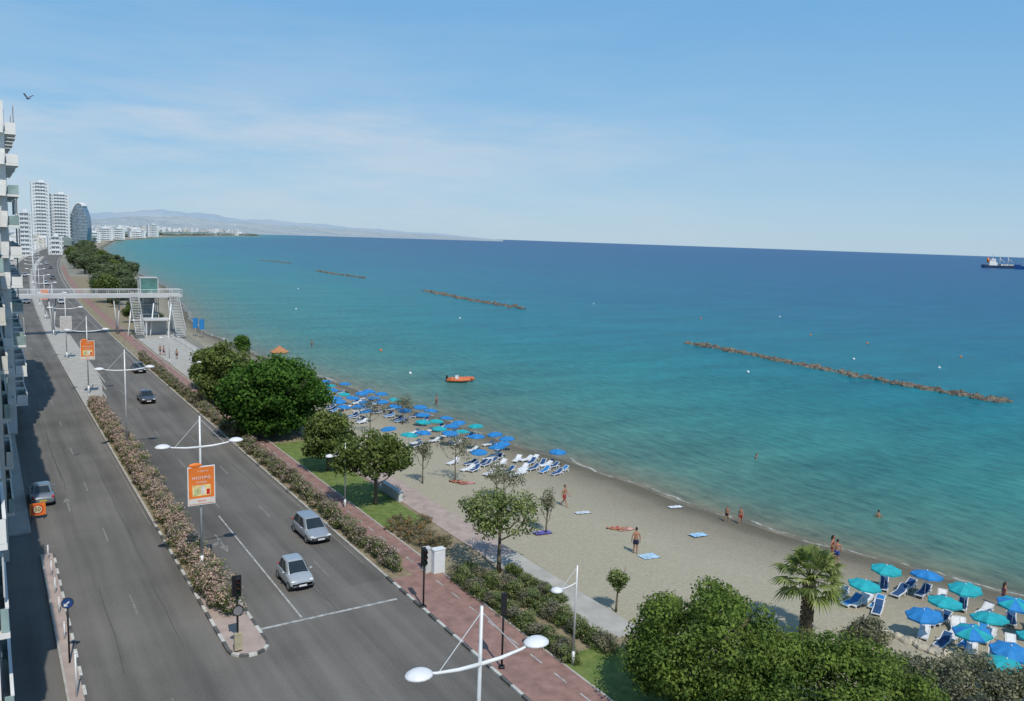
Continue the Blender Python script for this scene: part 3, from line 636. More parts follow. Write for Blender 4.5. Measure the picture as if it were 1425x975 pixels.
# ---------------------------------------------------------------- cars
HL=mat('headlight_glass',(.6,.62,.62),.1,.02); PY=mat('plate_yellow',(.6,.45,.05),.5)
def make_car(label,paint,L_=4.2,W=1.72,H=1.45,kind='hatch',cat='car',group=None):
    e=root('car',label,cat,group=group)
    pm=mat('car_paint_'+kind,paint,.3,.04,2,metal=.35,spec=.5,coat=.7)
    h=L_/2; belt=H*.62
    if kind=='small': prof=[(-h,.42,.48,.82),(-h+.08,.30,.70,.93),(-h+.45,.24,.88,1),(-h+.9,.22,belt,1),(h-.5,.22,belt+.03,1),(h-.12,.26,belt,.95),(h,.36,belt-.15,.86)]
    else: prof=[(-h,.42,.52,.78),(-h+.1,.30,.62,.90),(-h+.5,.24,.74,.98),(-h+1.1,.22,belt*.96,1),(h-1.0,.22,belt+.03,1),(h-.25,.25,belt+.02,.95),(h,.38,belt-.2,.84)]
    mb=MB(); secs=[]
    for (y,z0,z1,w) in prof:
        hw=W/2*w; secs.append([(-hw*.82,y,z0),(hw*.82,y,z0),(hw*.97,y,z0+.1),(hw,y,(z0+z1)/2),(hw*.97,y,z1-.12),(hw*.84,y,z1-.015),(hw*.4,y,z1+.02),(-hw*.4,y,z1+.02),(-hw*.84,y,z1-.015),(-hw*.97,y,z1-.12),(-hw,y,(z0+z1)/2),(-hw*.97,y,z0+.1)])
    mb.loft(secs)
    yf=-h+(.75 if kind=='small' else 1.05); yr=h-(.12 if 'sedan' not in kind else .75); rf=yf+.72; rr=yr-(.35 if 'sedan' not in kind else .6)
    bw=W/2*.90; tw=W/2*.70; zt=H; zl=belt-.06
    def ring(yf_,yr_,w,z): return [(-w*.9,yf_,z),(w*.9,yf_,z),(w,yf_+.25,z),(w,yr_-.2,z),(w*.88,yr_,z),(-w*.88,yr_,z),(-w,yr_-.2,z),(-w,yf_+.25,z)]
    r0=ring(yf,yr,bw,zl); r1=ring(rf,rr,tw,zt-.06); r2=ring(rf+.12,rr-.1,tw*.85,zt)
    mb.loft([r0,r1,r2])
    body=mb.obj('body',pm,True,e)
    md=body.modifiers.new('b','BEVEL'); md.width=.03; md.segments=2; md.limit_method='ANGLE'; md.angle_limit=math.radians(25)
    def pane(name,a,b,c,d,ins=.12,pr=.012):
        a,b,c,d=[Vector(q) for q in(a,b,c,d)]; cen=(a+b+c+d)/4; nrm=(b-a).cross(d-a).normalized()
        if nrm.dot(cen-Vector((0,(yf+yr)/2,zl)))<0: nrm=-nrm
        q=[p.lerp(cen,ins)+nrm*pr for p in(a,b,c,d)]; mb=MB(); mb.quad(*q); mb.obj(name,M['glass'],False,e)
    pane('windscreen',r0[0],r0[1],r1[1],r1[0],.07); pane('rear_window',r0[5],r0[4],r1[4],r1[5],.14)
    for (i,j) in ((2,3),(6,7)):
        A0,A1,B0,B1=map(Vector,(r0[i],r0[j],r1[i],r1[j]))
        pane('side_window',A0,A0.lerp(A1,.5),B0.lerp(B1,.5),B0,.1); pane('side_window',A0.lerp(A1,.5),A1,B1,B0.lerp(B1,.5),.1)
    R_=.31
    for sx in(-1,1):
        for yy in (-h+.78 if kind!='small' else -h+.5, h-.75 if kind!='small' else h-.45):
            w=root('wheel','','',(sx*(W/2-.1),yy,R_)); del w['label']; del w['category']; w.parent=e
            mb=MB(); mb.tube([(-.1,0,0),(-.07,0,0),(.07,0,0),(.1,0,0)],[R_*.92,R_,R_,R_*.92],18); mb.obj('tyre',M['dark'],True,w)
            mb=MB(); mb.tube([(sx*.1,0,0),(sx*.112,0,0)],[.2,.17],14); mb.obj('rim',M['chrome'],False,w)
        mb=MB(); mb.ell((sx*W*.36,-h+.13,.60 if kind!='small' else .66),(.17,.13,.09),0,10,6); mb.obj('headlight',HL,True,e)
        mb=MB(); mb.ell((sx*W*.40,h-.1,belt-.12),(.09,.1,.13),0,8,6); mb.obj('tail_light',M['red'],True,e)
        mb=MB(); mb.ell((sx*(W/2+.1),yf+.35,belt+.04),(.1,.06,.07),0,8,6); mb.box((sx*(W/2),yf+.37,belt+.01),(.14,.04,.03)); mb.obj('wing_mirror',pm,True,e)
    mb=MB(); mb.box((0,-h-.005,.36),(W*.5,.03,.12)); mb.box((0,-h+.03,.53),(W*.36,.05,.07)); mb.obj('grille',M['black'],False,e)
    mb=MB(); mb.box((0,-h-.03,.42),(.5,.015,.11)); mb.obj('licence_plate',M['plastic'],False,e)
    mb=MB(); mb.box((0,h+.01,.55),(.5,.015,.11)); mb.obj('licence_plate',PY,False,e)
    mb=MB(); mb.box((0,0,.2),(W*.8,L_*.85,.12)); mb.obj('underbody',M['black'],False,e)
    return e
c1=make_car('small silver city car driving towards the junction',(.44,.47,.49),3.1,1.58,1.55,'small'); p=G(411,822); c1.location=(15.9,p.y+1.2,.012)
c2=make_car('silver hatchback driving in the outer lane',(.36,.39,.42),4.1,1.74,1.5,'hatch'); p=G(425,757); c2.location=(p.x+.9,p.y+1.4,.012); c2.rotation_euler[2]=.02
c3=make_car('grey car parked beside the building in the shade',(.20,.23,.26),4.2,1.72,1.48,'sedan'); c3.location=(3.3,74,.012); c3.rotation_euler[2]=math.pi
c4=make_car('dark car driving on the far carriageway',(.08,.085,.095),4.3,1.74,1.45,'sedan_dark'); c4.location=(17.0,112,.012)
c5=make_car('white car parked along the far kerb',(.6,.6,.6),4.2,1.7,1.45,'hatch_white'); c5.location=(4+off(290),290,.012)
cc=[(c4,19.6,136,0,'dark car driving beside the planted verge'),(c5,5.0,225,0,'white car on the far carriageway'),(c3,8.2,265,0,'grey car on the far carriageway'),(c5,16.6,262,0,'white car near the footbridge'),(c4,4.0,300,0,'dark car parked along the far kerb'),(c5,4.0,310,0,'white car parked along the far kerb'),(c3,4.0,322,0,'grey car parked along the far kerb'),(c5,15,345,0,'white car on the far road'),(c4,18,380,0,'dark car on the far road'),(c5,8,400,0,'white car on the far road'),(c5,4,420,0,'white car parked along the far kerb'),(c4,18,470,0,'dark car on the far road'),(c5,16,520,0,'white car on the far road')]
for s,x,y,rz,lb in cc: copy_thing(s,(x+off(y),y,.012),rz,label=lb)
# ---------------------------------------------------------------- near buildings
def building(label,x0,x1,y0,y1,h,nf,seed,balc=1.1,wm='wall',seglen=8,skip=.12,endbalc=False,ph=2.8):
    g=random.Random(seed); e=root('apartment_building',label,'apartment building',(0,0,0))
    fh_=h/nf; mb=MB(); mb.box(((x0+x1)/2,(y0+y1)/2,h/2),(x1-x0,y1-y0,h)); mb.box(((x0+x1)/2-.2,(y0+y1)/2,h+.45),(x1-x0-.3,y1-y0-.3,.9))
    mb.box(((x0+x1)/2-1,(y0+y1)/2,h+.9+ph/2),((x1-x0)*.7,(y1-y0)*.5,ph))
    mb.obj('wall',M[wm],False,e)
    for f in range(1,nf):
        z=f*fh_; ny=max(1,int((y1-y0)/seglen)); seg=(y1-y0)/ny
        for s in range(ny):
            if g.random()<skip: continue
            w=seg*g.uniform(.75,.95); cy=y0+seg*(s+.5)-(seg-w)*.3; bd=balc*g.uniform(.9,1.08)
            b=MB(); b.box((x1+bd/2+.003,cy,z+.0),(bd,w,.22)); gl=2 if g.random()<.3 else 0
            b.box((x1+bd-.06,cy,z+.58),(.08,w-.02,.92),gl); b.box((x1+bd/2,cy-w/2+.06,z+.58),(bd-.2,.08,.9),gl); b.box((x1+bd/2,cy+w/2-.06,z+.58),(bd-.2,.08,.9),gl)
            b.box((x1+bd-.06,cy,z+1.08),(.12,w,.07),0)
            if g.random()<.35: b.box((x1+bd-.12,cy-w*.2,z+fh_*.66),(.06,w*.5,fh_*.5),1)
            if g.random()<.4: b.box((x1+bd*.5,cy+w*.3,z+.6),(.4,.5,.9),1)
            b.obj('balcony',[M[wm],M['railglass'] if g.random()<.2 else M['wall3'],M['railglass']],False,e)
            b=MB(); b.box((x1+.02,cy,z+1.25),(.06,w*.7,2.2)); b.obj('window',M['bglass'],False,e)
        if endbalc:
            b=MB(); b.box((x1-1.3,y0-.55,z),(2.4,1.1,.2)); b.box((x1-1.3,y0-1.05,z+.58),(2.4,.08,.9),0); b.box((x1-.14,y0-.5,z+.58),(.08,.98,.9),0); b.obj('balcony',[M[wm],M['railglass']],False,e)
    for f in range(0,nf):
        z=f*fh_
        for k in range(max(1,int((x1-x0)/5))):
            b=MB(); b.box((x1-1.5-k*4,y0-.02,z+1.6),(1.5,.06,1.7)); b.obj('window',M['bglass'],False,e)
    b=MB(); b.box((x1+.03,(y0+y1)/2,1.6),(.08,(y1-y0)*.85,2.6)); b.obj('shop_front',M['bglass'],False,e)
    return e
building('white apartment building beside the road with balconies',-16,-.05,34,57,20.5,6,1,.4,seglen=5)
building('pale apartment building with shallow balconies over the pavement',-16,.75,61,97,25,8,2,.45,wm='wall2',seglen=5)
building('tall white apartment building with deep balconies over the pavement',-14,2.5,99,128,34,11,3,1.1,seglen=4.8,skip=.03,endbalc=True,ph=3.2)
building('grey and white apartment building further down the street',-16,1.4,131,165,22,7,4,1.0,wm='wall3')
building('low white building by the footbridge',-16,1.2,205,240,14,4,5,1.0)
def block(label,x,y,w,d,h,nf,wm='wall',name='office_block',bal=True):
    e=root(name,label,'building',(x,y,0)); mb=MB(); mb.box((0,0,h/2),(w,d,h)); mb.box((w*.1,0,h+1.2),(w*.3,d*.4,2.4)); mb.obj('wall',M[wm],False,e)
    b=MB(); fh_=h/nf
    for f in range(nf):
        z=f*fh_+fh_*.5
        for q in (-.3,0,.3): b.box((q*w,-d/2-.05,z),(w*.22,.12,fh_*.42)); b.box((w/2+.05,q*d,z),(.12,d*.22,fh_*.42))
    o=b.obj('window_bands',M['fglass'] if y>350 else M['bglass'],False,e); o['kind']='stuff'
    if bal:
        b=MB()
        for f in range(1,nf+1): b.box((0,-d/2-.6,f*fh_-.02),(w*.55,1.1,.9)); b.box((w/2+.6,0,f*fh_-.02),(1.1,d*.6,.9))
        for k in (-1,0,1): b.box((w*.29*k,-d/2-.35,h/2+.2),(.5,.6,h))
        b.obj('balcony_bands',M[wm],False,e)
    return e
rg=random.Random(12)
y=250
while y<1000:
    h=rg.choice([6,9,9,12,12]); d=rg.uniform(14,24); w=rg.uniform(14,22)
    block('white building lining the coast road',off(y)-2.5-w/2,y+d/2,w,d,h,int(h/3),rg.choice(['wall','wall2','far','far'])); y+=d+rg.uniform(8,26)
def at(px,depth):
    d=F+RR*((px-712.5)/FPX)+UU*((487.5-312)/FPX); return Vector((d.x*depth,d.y*depth,0))
p=at(57,800); block('tall white tower with stacked balconies above the shore',p.x,p.y,15,13,61,19,'far','tower_block')
p=at(83,815); block('tall white tower joined to its twin',p.x,p.y,17,13,51,17,'far','tower_block')
p=at(33,560); block('white slab building near the tower',p.x,p.y,9,12,29,10,'far')
p=at(75,600); block('small white building below the tower',p.x,p.y,9,10,13,4,'far')
p=at(143,1250); block('grey and white block past the oval building',p.x,p.y,24,22,18,6,'far')
p=at(128,1050); block('low white building beside the oval building',p.x,p.y,16,20,13,4,'far')
p=at(163,1400); block('white block on the shore',p.x,p.y,20,20,18,5,'far')
p=at(212,1900); block('white hotel block on the shore',p.x,p.y,22,20,28,7,'far')
p=at(326,3600); block('white block on the distant cape',p.x,p.y,30,25,26,6,'far')
p=at(190,1700); block('pale block on the shore',p.x,p.y,30,25,12,3,'far')
p=at(113,830); e=root('oval_building','oval glass office building with white rounded shell','building',(p.x,p.y,0),-.45,sc=.78)
mb=MB(); secs=[[(10.2*math.cos(a),yy,25+30*math.sin(a)) for a in [2*math.pi*k/40 for k in range(40)]] for yy in(-7,7)]
mb.loft(secs); mb.obj('glass_body',mat('blue_glass',(.16,.23,.29),.15,.3,.3,spec=.8),False,e)
mb=MB(); outer=[]
for k in range(25):
    a=math.radians(60+160*k/24); r0,r1=10.3,11.6
    outer.append([(r0*math.cos(a),-7.6,25+30.2*math.sin(a)),(r1*math.cos(a),-7.6,25+31.6*math.sin(a)),(r1*math.cos(a),7.6,25+31.6*math.sin(a)),(r0*math.cos(a),7.6,25+30.2*math.sin(a))])
mb.loft(outer); mb.obj('shell',M['wall'],False,e)
mb=MB()
for k in range(13):
    z=6+k*3.8; w=10.2*math.sqrt(max(0,1-((z-25)/30)**2)); mb.box((0,-7.2,z),(2*w-.5,.4,.3))
mb.obj('floor_bands',M['wall3'],False,e)
# ---------------------------------------------------------------- footbridge
e=root('footbridge','white steel footbridge across the road with glass lift tower and stairs','bridge',(off(185),185,0))
mb=MB(); mb.box((16,0,7.9),(38,2.8,.5)); mb.box((16,-1.45,8.0),(38,.12,.75)); mb.box((16,1.45,8.0),(38,.12,.75)); mb.obj('deck',M['wall3'],False,e)
for s in(-1,1):
    mb=MB(); mb.tube([(-3,s*1.4,9.25),(35,s*1.4,9.25)],.05,6); mb.tube([(-3,s*1.4,8.8),(35,s*1.4,8.8)],.02,6)
    for k in range(20): mb.tube([(-3+k*2,s*1.4,8.2),(-3+k*2,s*1.4,9.25)],.025,5)
    mb.obj('railing',M['white'],False,e)
for x in (11.1,22.6,33):
    for q in(-1,1):
        mb=MB(); mb.tube([(x,0,0),(x+q*.7,q,7.7)],[.17,.13],10); mb.obj('column',M['wall3'],True,e)
mb=MB(); mb.box((29.0,2.6,10.0),(3.4,2.6,3.0)); mb.obj('lift_cabin',mat('lift_glass',(.08,.20,.18),.1,.3,.5,spec=.9),False,e)
mb=MB(); mb.box((29.0,2.6,4.1),(2.2,1.8,8.2)); mb.obj('lift_shaft',mat('shaft_glass',(.28,.33,.33),.3,.3,.5),False,e)
mb=MB()
for sx in(-1,1):
    for sy_ in(-1,1): mb.box((29.0+sx*1.72,2.6+sy_*1.32,5.8),(.16,.16,11.6))
for z in (2,4,6,8,11.55): mb.box((29.0,2.6,z),(3.6,2.8,.16))
mb.obj('lift_frame',M['wall3'],False,e)
mb=MB()
for k in range(26): mb.box((33.2,-1.8-k*.3,7.9-k*.3),(1.8,.32,.1))
mb.box((32.25,-5.7,4.2),(.08,8.6,.7),rx=math.radians(45)); mb.box((34.15,-5.7,4.2),(.08,8.6,.7),rx=math.radians(45))
mb.obj('stairs',M['wall3'],False,e)
mb=MB()
for k in range(24): mb.box((25.6,-1.8-k*.3,7.9-k*.3),(1.6,.32,.1))
mb.box((24.75,-5.5,4.4),(.08,9.2,.7),rx=math.radians(45)); mb.box((26.45,-5.5,4.4),(.08,9.2,.7),rx=math.radians(45))
mb.obj('stairs',M['wall3'],False,e)
mb=MB(); mb.box((29.3,-4,3.4),(5.0,4.0,.25)); mb.box((27.2,-5.6,1.7),(.3,.3,3.4)); mb.box((31.5,-5.6,1.7),(.3,.3,3.4)); mb.box((29.3,-2.4,1.6),(4.6,.2,3.2)); mb.obj('stair_landing',M['wall3'],False,e)
for k,(x,y_) in enumerate([(24,-4),(28,-5),(31,-7)]):
    mb=MB(); mb.tube([(x,y_,0),(x+1.2,y_+2.5,6.5)],.13,8); mb.obj('strut',M['white'],True,e)
for k in range(8):
    mb=MB(); y=140+k*5; mb.tube([(0,0,0),(0,0,1.1)],.04,6); mb.tube([(0,4.6,0),(0,4.6,1.1)],.04,6); mb.tube([(0,0,1.1),(0,4.6,1.1)],.035,6); mb.tube([(0,0,.6),(0,4.6,.6)],.025,6)
    tag(mb.obj('railing_panel',M['white'],False,None,(31.6+off(y),y,0)),'white tubular railing above the beach','railing','railings above the beach')
for (px,py) in ((272,468),(281,470)):
    p=G(px,py); e=root('beach_sign_flag','tall blue board standing by the beach','sign',(p.x,p.y,p.z)); mb=MB(); mb.tube([(0,0,0),(0,0,4)],.06,6); mb.obj('post',M['white'],True,e); mb=MB(); mb.box((.0,-.05,2.9),(1.0,.05,2.2)); mb.obj('panel',M['blue'],False,e)
# ---------------------------------------------------------------- breakwaters
def breakwater(a,b,label,seed,w=2.2,n=240,hh=.9):
    g=random.Random(seed); A=G(*a,water=True);B=G(*b,water=True); mb=MB(); d=(B-A).normalized(); s=Vector((-d.y,d.x,0))
    mb.tube([A.lerp(B,k/20)+s*1.2*math.sin(k/4+seed)+Vector((0,0,-.55)) for k in range(21)],.6,6)
    for k in range(n):
        t=g.random(); q=A.lerp(B,t)+s*(g.gauss(0,w*.42)*(1 if g.random()<.85 else 1.6)+1.2*math.sin(t*5+seed)); r=g.uniform(.35,1.0)*hh
        mb.ell((q.x,q.y,SEA+g.uniform(-.28,.2)*hh),(r*g.uniform(.8,1.4),r*g.uniform(.8,1.4),r*g.uniform(.5,.85)),0,6,4,.25,g)
    tag(mb.obj('breakwater',M['rock']),label,'breakwater','rock breakwaters')
breakwater((950,477),(1403,560),'long breakwater of brown rocks in the turquoise sea',1,1.7,480,.8)
breakwater((586,404),(730,430),'rock breakwater lying offshore',2,2.4,260,.9)
breakwater((444,377),(505,387),'short rock breakwater further along the coast',3,2.6,170,1.0)
breakwater((366,362),(402,366),'small distant rock breakwater',4,3,100,.9)
breakwater((230,343),(296,341),'faint distant rock breakwater',5,4,80,.7)
# ---------------------------------------------------------------- umbrellas and loungers
def umbrella(kind):
    e=root('beach_umbrella',{'blue':'blue beach umbrella planted in the sand','teal':'turquoise beach umbrella planted in the sand','mix':'beach umbrella with turquoise and blue panels'}[kind],'umbrella',group='beach umbrellas')
    mb=MB(); mb.tube([(0,0,-.3),(0,0,2.3)],.025,6); mb.obj('pole',M['plastic'],True,e)
    mb=MB(); n=8; mats=[M['blue'],M['teal']]
    for k in range(n):
        a0=2*math.pi*k/n;a1=2*math.pi*(k+1)/n;am=(a0+a1)/2
        P=lambda a,r,z:(r*math.cos(a),r*math.sin(a),z)
        mi={'blue':0,'teal':1,'mix':k%2}[kind]
        mb.add([P(0,0,2.24),P(a0,.6,2.12),P(am,.57,2.10),P(a1,.6,2.12),P(a0,1.2,1.90),P(am,1.08,1.86),P(a1,1.2,1.90),P(a0,1.22,1.75),P(am,1.1,1.75),P(a1,1.22,1.75)],[(0,1,2),(0,2,3),(1,4,5,2),(2,5,6,3),(4,7,8,5),(5,8,9,6)],mi)
    mb.obj('canopy',mats,False,e)
    mb=MB(); mb.ell((0,0,2.28),(.05,.05,.06)); mb.obj('finial',M['plastic'],True,e)
    return e
def lounger(cm,label):
    e=root('sun_lounger',label,'sun lounger',group='sun loungers on the beach')
    mb=MB()
    for s in(-1,1):
        mb.box((s*.3,-.3,.3),(.07,1.4,.08)); mb.box((s*.3,.62,.31),(.06,.6,.06))
        for y in(-.85,.25,.8): mb.box((s*.3,y,.15),(.06,.07,.3))
        mb.box((s*.3,.6,.5),(.05,.76,.07),rx=math.radians(28))
    mb.box((0,-1.0,.3),(.66,.06,.08)); mb.box((0,.92,.67),(.66,.08,.1))
    mb.obj('frame',M['plastic'],False,e)
    mb=MB(); mb.box((0,-.32,.34),(.5,1.28,.05)); mb.obj('seat',cm,False,e)
    mb=MB(); mb.box((0,.6,.52),(.5,.68,.05),rx=math.radians(28)); mb.obj('backrest',cm,False,e)
    return e
UM={k:umbrella(k) for k in('blue','teal','mix')}; LG=[lounger(M['navy'],'white framed sun lounger with dark blue sling'),lounger(M['plastic'],'plain white sun lounger on the sand'),lounger(M['blue'],'white framed sun lounger with bright blue mattress')]
used=set()
def put(src,loc,rz,sc=1):
    if src.name not in used: used.add(src.name); src.location=loc; src.rotation_euler[2]=rz; src.scale=(sc,)*3; return src
    return copy_thing(src,loc,rz,sc)
def ploc(x,y,dz=0): return (x,y,terrain(x,y)+dz)
g=random.Random(21)
def lg():
    r=g.random(); return LG[0 if r<.4 else (1 if r<.8 else 2)]
for r in range(5):
    for k in range(15):
        y=70.0+k*3.3+g.uniform(-.6,.6)+.9*(r%2); x=shore(y)-2.7-r*2.75+g.uniform(-.5,.5)
        if y<73+r*2.0 and g.random()<.5: continue
        if g.random()<(.15,.15,.2,.28,.5)[r]: continue
        u=put(UM['blue'] if g.random()<.72 else UM['teal'],ploc(x,y),g.uniform(0,1),g.uniform(.72,.82))
        u.rotation_euler[0]=g.uniform(-.1,.1); u.rotation_euler[1]=g.uniform(-.1,.1)
        for s in(-.6,.6):
            if g.random()<.8: put(lg(),ploc(x-1.0+s*.2,y+s*.9-.3,.0),-1.3+g.uniform(-.2,.2),.8)
for k in range(22):
    y=64.5+g.uniform(1,8); x=shore(y)-g.uniform(3,14)
    put(lg(),ploc(x,y),-1.2+g.uniform(-.3,.3),.85)
for (px,py,kd) in [(1233,783,'teal'),(1290,792,'blue'),(1346,809,'teal'),(1412,829,'mix'),(1201,804,'teal'),(1315,828,'teal'),(1291,845,'blue'),(1382,851,'teal'),(1357,868,'mix'),(1407,893,'blue'),(1440,878,'teal'),(1450,850,'teal'),(1395,912,'teal')]:
    q=G(px,py,2.1); z=terrain(q.x,q.y)
    u=put(UM[kd],(q.x,q.y,z),g.uniform(0,.7),.88); u.rotation_euler[0]=g.uniform(-.12,.12); u.rotation_euler[1]=g.uniform(-.12,.12)
    for s in(-.65,.65): put(lg(),ploc(q.x+.5+g.uniform(-.2,.2),q.y+s-.3),-1.3+g.uniform(-.3,.3),.9)
for (px,py) in [(1170,832),(1185,842),(1205,838),(1220,845),(1330,878),(1320,893),(1345,900),(1370,885),(1300,868),(1262,820)]:
    q=G(px,py); put(lg(),q,-1.3+g.uniform(-.4,.4),.9)
p=G(389,503); e=root('thatched_parasol','orange straw thatched parasol above the beach','parasol',p,sc=.85); mb=MB(); mb.tube([(0,0,0),(0,0,2.6)],.08,8); mb.obj('post',M['trunk'],True,e)
mb=MB(); secs=[[(r*math.cos(a*math.pi/8)*(1+.06*(a%2)),r*math.sin(a*math.pi/8),z) for a in range(16)] for r,z in((.05,3.6),(1.0,2.9),(2.0,2.2),(1.9,2.0))]; mb.loft(secs); mb.obj('thatch_roof',M['thatch'],False,e)
for k,(px,py,c,w) in enumerate([(903,775,(.35,.5,.62),1.0),(972,745,(.3,.5,.68),.8),(940,706,(.6,.65,.7),.6),(811,714,(.5,.55,.6),.6),(870,737,(.55,.3,.25),.7),(755,742,(.12,.1,.35),.7),(650,673,(.5,.2,.2),.6)]):
    p=G(px,py); mb=MB(); N=8
    for i in range(N+1):
        for j in range(4):
            x=-.8+1.6*i/N; y=(-.5+j/3)*w; t_=terrain(p.x+x,p.y+y)-p.z; mb.v.append((x,y,max(t_,-.1)+.08+.02*math.sin(i*2+j)))
    for i in range(N):
        for j in range(3): mb.f.append((i*4+j,i*4+j+1,(i+1)*4+j+1,(i+1)*4+j)); mb.m.append(0)
    o=mb.obj('beach_towel',mat('towel',c,.9,.25,3),True,None,p); tag(o,'beach towel spread flat on the sand','towel')
# ---------------------------------------------------------------- people
def person(loc,rz,pose,label,suit=(.02,.03,.1),female=False,sc=1.0,skin=None):
    e=root('person',label,'person',loc,rz,sc=sc)
    J={'pel':(0,0,.93,.135),'bel':(0,.0,1.08,.115),'che':(0,0,1.28,.14),'nck0':(0,0,1.45,.07),'nck':(0,-.01,1.53,.055),'hd':(0,-.02,1.60,.07)}
    def S(k,x,y,z,r): J[k]=(x,y,z,r)
    w=.17 if female else .19
    if pose=='stand': l=[(-.09,0,.5),(-.10,.02,.09)]; r=[(.09,-.03,.5),(.11,-.02,.09)]; al=[(-w-.07,.03,1.14),(-w-.08,-.03,.88)]; ar=[(w+.07,.03,1.14),(w+.08,-.05,.88)]
    elif pose=='walk': l=[(-.09,-.16,.52),(-.09,-.28,.10)]; r=[(.09,.08,.50),(.09,.36,.16)]; al=[(-w-.05,.13,1.16),(-w-.06,.1,.9)]; ar=[(w+.05,-.1,1.15),(w+.06,-.26,.95)]
    elif pose=='hips': l=[(-.1,0,.5),(-.12,.02,.09)]; r=[(.1,-.05,.5),(.13,-.03,.09)]; al=[(-w-.2,.05,1.2),(-.16,-.06,1.02)]; ar=[(w+.07,.0,1.14),(w+.1,-.12,.9)]
    else: l=[(-.09,0,.5),(-.10,.02,.09)]; r=[(.09,-.03,.5),(.11,-.02,.09)]; al=[(-w-.2,.0,1.5),(-w-.3,-.1,1.75)]; ar=[(w+.2,0,1.5),(w+.3,-.1,1.75)]
    S('hl',-.09,0,.88,.10);S('kl',*l[0],.06);S('al',*l[1],.038);S('tl',l[1][0]-.01,l[1][1]-.16,max(.035,l[1][2]-.06),.03)
    S('hr',.09,0,.88,.10);S('kr',*r[0],.06);S('ar',*r[1],.038);S('tr',r[1][0]+.01,r[1][1]-.16,max(.035,r[1][2]-.06),.03)
    S('sl',-w,0,1.42,.06);S('el',*al[0],.04);S('wl',*al[1],.028);S('sr',w,0,1.42,.06);S('er',*ar[0],.04);S('wr',*ar[1],.028)
    def hand(wk,ek):
        W_=Vector(J[wk][:3]);E_=Vector(J[ek][:3]); d=(W_-E_).normalized(); return W_+d*.07,d
    hl,dl=hand('wl','el');hr,dr=hand('wr','er'); S('pl',*hl,.034);S('pr',*hr,.034)
    keys=list(J); E=[('pel','bel'),('bel','che'),('che','nck0'),('nck0','nck'),('nck','hd'),('pel','hl'),('hl','kl'),('kl','al'),('al','tl'),('pel','hr'),('hr','kr'),('kr','ar'),('ar','tr'),('nck0','sl'),('sl','el'),('el','wl'),('wl','pl'),('nck0','sr'),('sr','er'),('er','wr'),('wr','pr')]
    me=bpy.data.meshes.new('b'); me.from_pydata([J[k][:3] for k in keys],[(keys.index(a),keys.index(b)) for a,b in E],[])
    o=bpy.data.objects.new('tmp',me); COL.objects.link(o); o.modifiers.new('s','SKIN')
    for i,k in enumerate(keys): me.skin_vertices[0].data[i].radius=(J[k][3],J[k][3]*(.75 if k in('pel','bel','che') else 1)); me.skin_vertices[0].data[i].use_root=(k=='pel')
    sb=o.modifiers.new('d','SUBSURF'); sb.levels=1; sb.render_levels=1
    dg=bpy.context.evaluated_depsgraph_get(); dg.update(); bm=bpy.data.meshes.new_from_object(o.evaluated_get(dg)); bpy.data.objects.remove(o)
    mb=MB(); mb.v=[tuple(v.co) for v in bm.vertices]; mb.f=[tuple(p.vertices) for p in bm.polygons]; mb.m=[0]*len(mb.f)
    mb.ell((0,-.03,1.70),(.078,.1,.12),0,12,9); mb.ell((0,-.135,1.69),(.014,.02,.025),0,6,4); mb.box((0,-.122,1.645),(.04,.012,.008),1)
    for s in(-1,1):
        mb.ell((s*.03,-.12,1.71),(.011,.008,.008),1,6,4); mb.ell((s*.08,-.02,1.69),(.012,.02,.03),0,6,4)
    for (h_,d_,s) in((hl,dl,-1),(hr,dr,1)):
        sd=Vector((0,1,0))
        for k in range(4):
            b0=h_+sd*(-.03+k*.02)+d_*.01; b1=b0+d_*(.05+.01*(k in(1,2))); b2=b1+d_*.03+Vector((-s*.015,0,0)); mb.tube([b0,b1,b2],[.009,.008,.006],5)
        b0=h_+sd*-.025-d_*.01; mb.tube([b0,b0+sd*-.03+d_*.02,b0+sd*-.035+d_*.05],[.01,.009,.007],5)
    mb.obj('body',[skin or M['skin'],M['hair']],True,e)
    mb=MB(); mb.ell((0,.0,1.735),(.088,.105,.105),0,12,8)
    if female: mb.tube([(0,.07,1.74),(0,.1,1.62),(0,.1,1.45)],[.07,.06,.03],8)
    mb.obj('hair',M['hair'],True,e)
    sm=mat('swimwear',suit,.7,.15,8)
    mb=MB(); mb.loft([[((.155 if z>.85 else .145)*math.cos(a*math.pi/7)*1.12,.125*math.sin(a*math.pi/7),z) for a in range(14)] for z in((1.02,.95,.84) if not female else (.99,.93,.86))])
    if not female:
        for s,q in((-1,l),(1,r)): mb.tube([(s*.09,0,.88),(s*.09+(q[0][0]-s*.09)*.45,q[0][1]*.45,.7)],[.115,.1],10)
    mb.obj('swimming_trunks' if not female else 'bikini_bottom',sm,True,e)
    if female:
        mb=MB(); mb.loft([[(.165*math.cos(a*math.pi/7),.125*math.sin(a*math.pi/7)-.01,z) for a in range(14)] for z in(1.36,1.31,1.26)]); mb.obj('bikini_top',sm,True,e)
    return e
person(G(884,771),2.6,'stand','person in dark swimwear standing on the sand',(.02,.02,.05),sc=1.15)
person(G(785,705),.5,'walk','person in red swimwear walking over the sand',(.3,.02,.03),sc=1.1)
person(G(1011,726),-1.2,'walk','child in dark swimwear walking at the water edge',(.02,.02,.03),sc=.8)
person(G(1030,729),-1.0,'walk','child in red swimwear walking at the water edge',(.35,.04,.03),sc=.85)
person(G(1157,779),.4,'hips','person in a bikini standing by the umbrellas',(.3,.05,.05),True,sc=1.1)
person(G(1163,785),2.2,'stand','person in blue trunks standing near the water',(.03,.06,.25),sc=1.1)
person(G(607,566),1.0,'walk','person walking beside the blue umbrellas',(.1,.02,.02),sc=1.0)
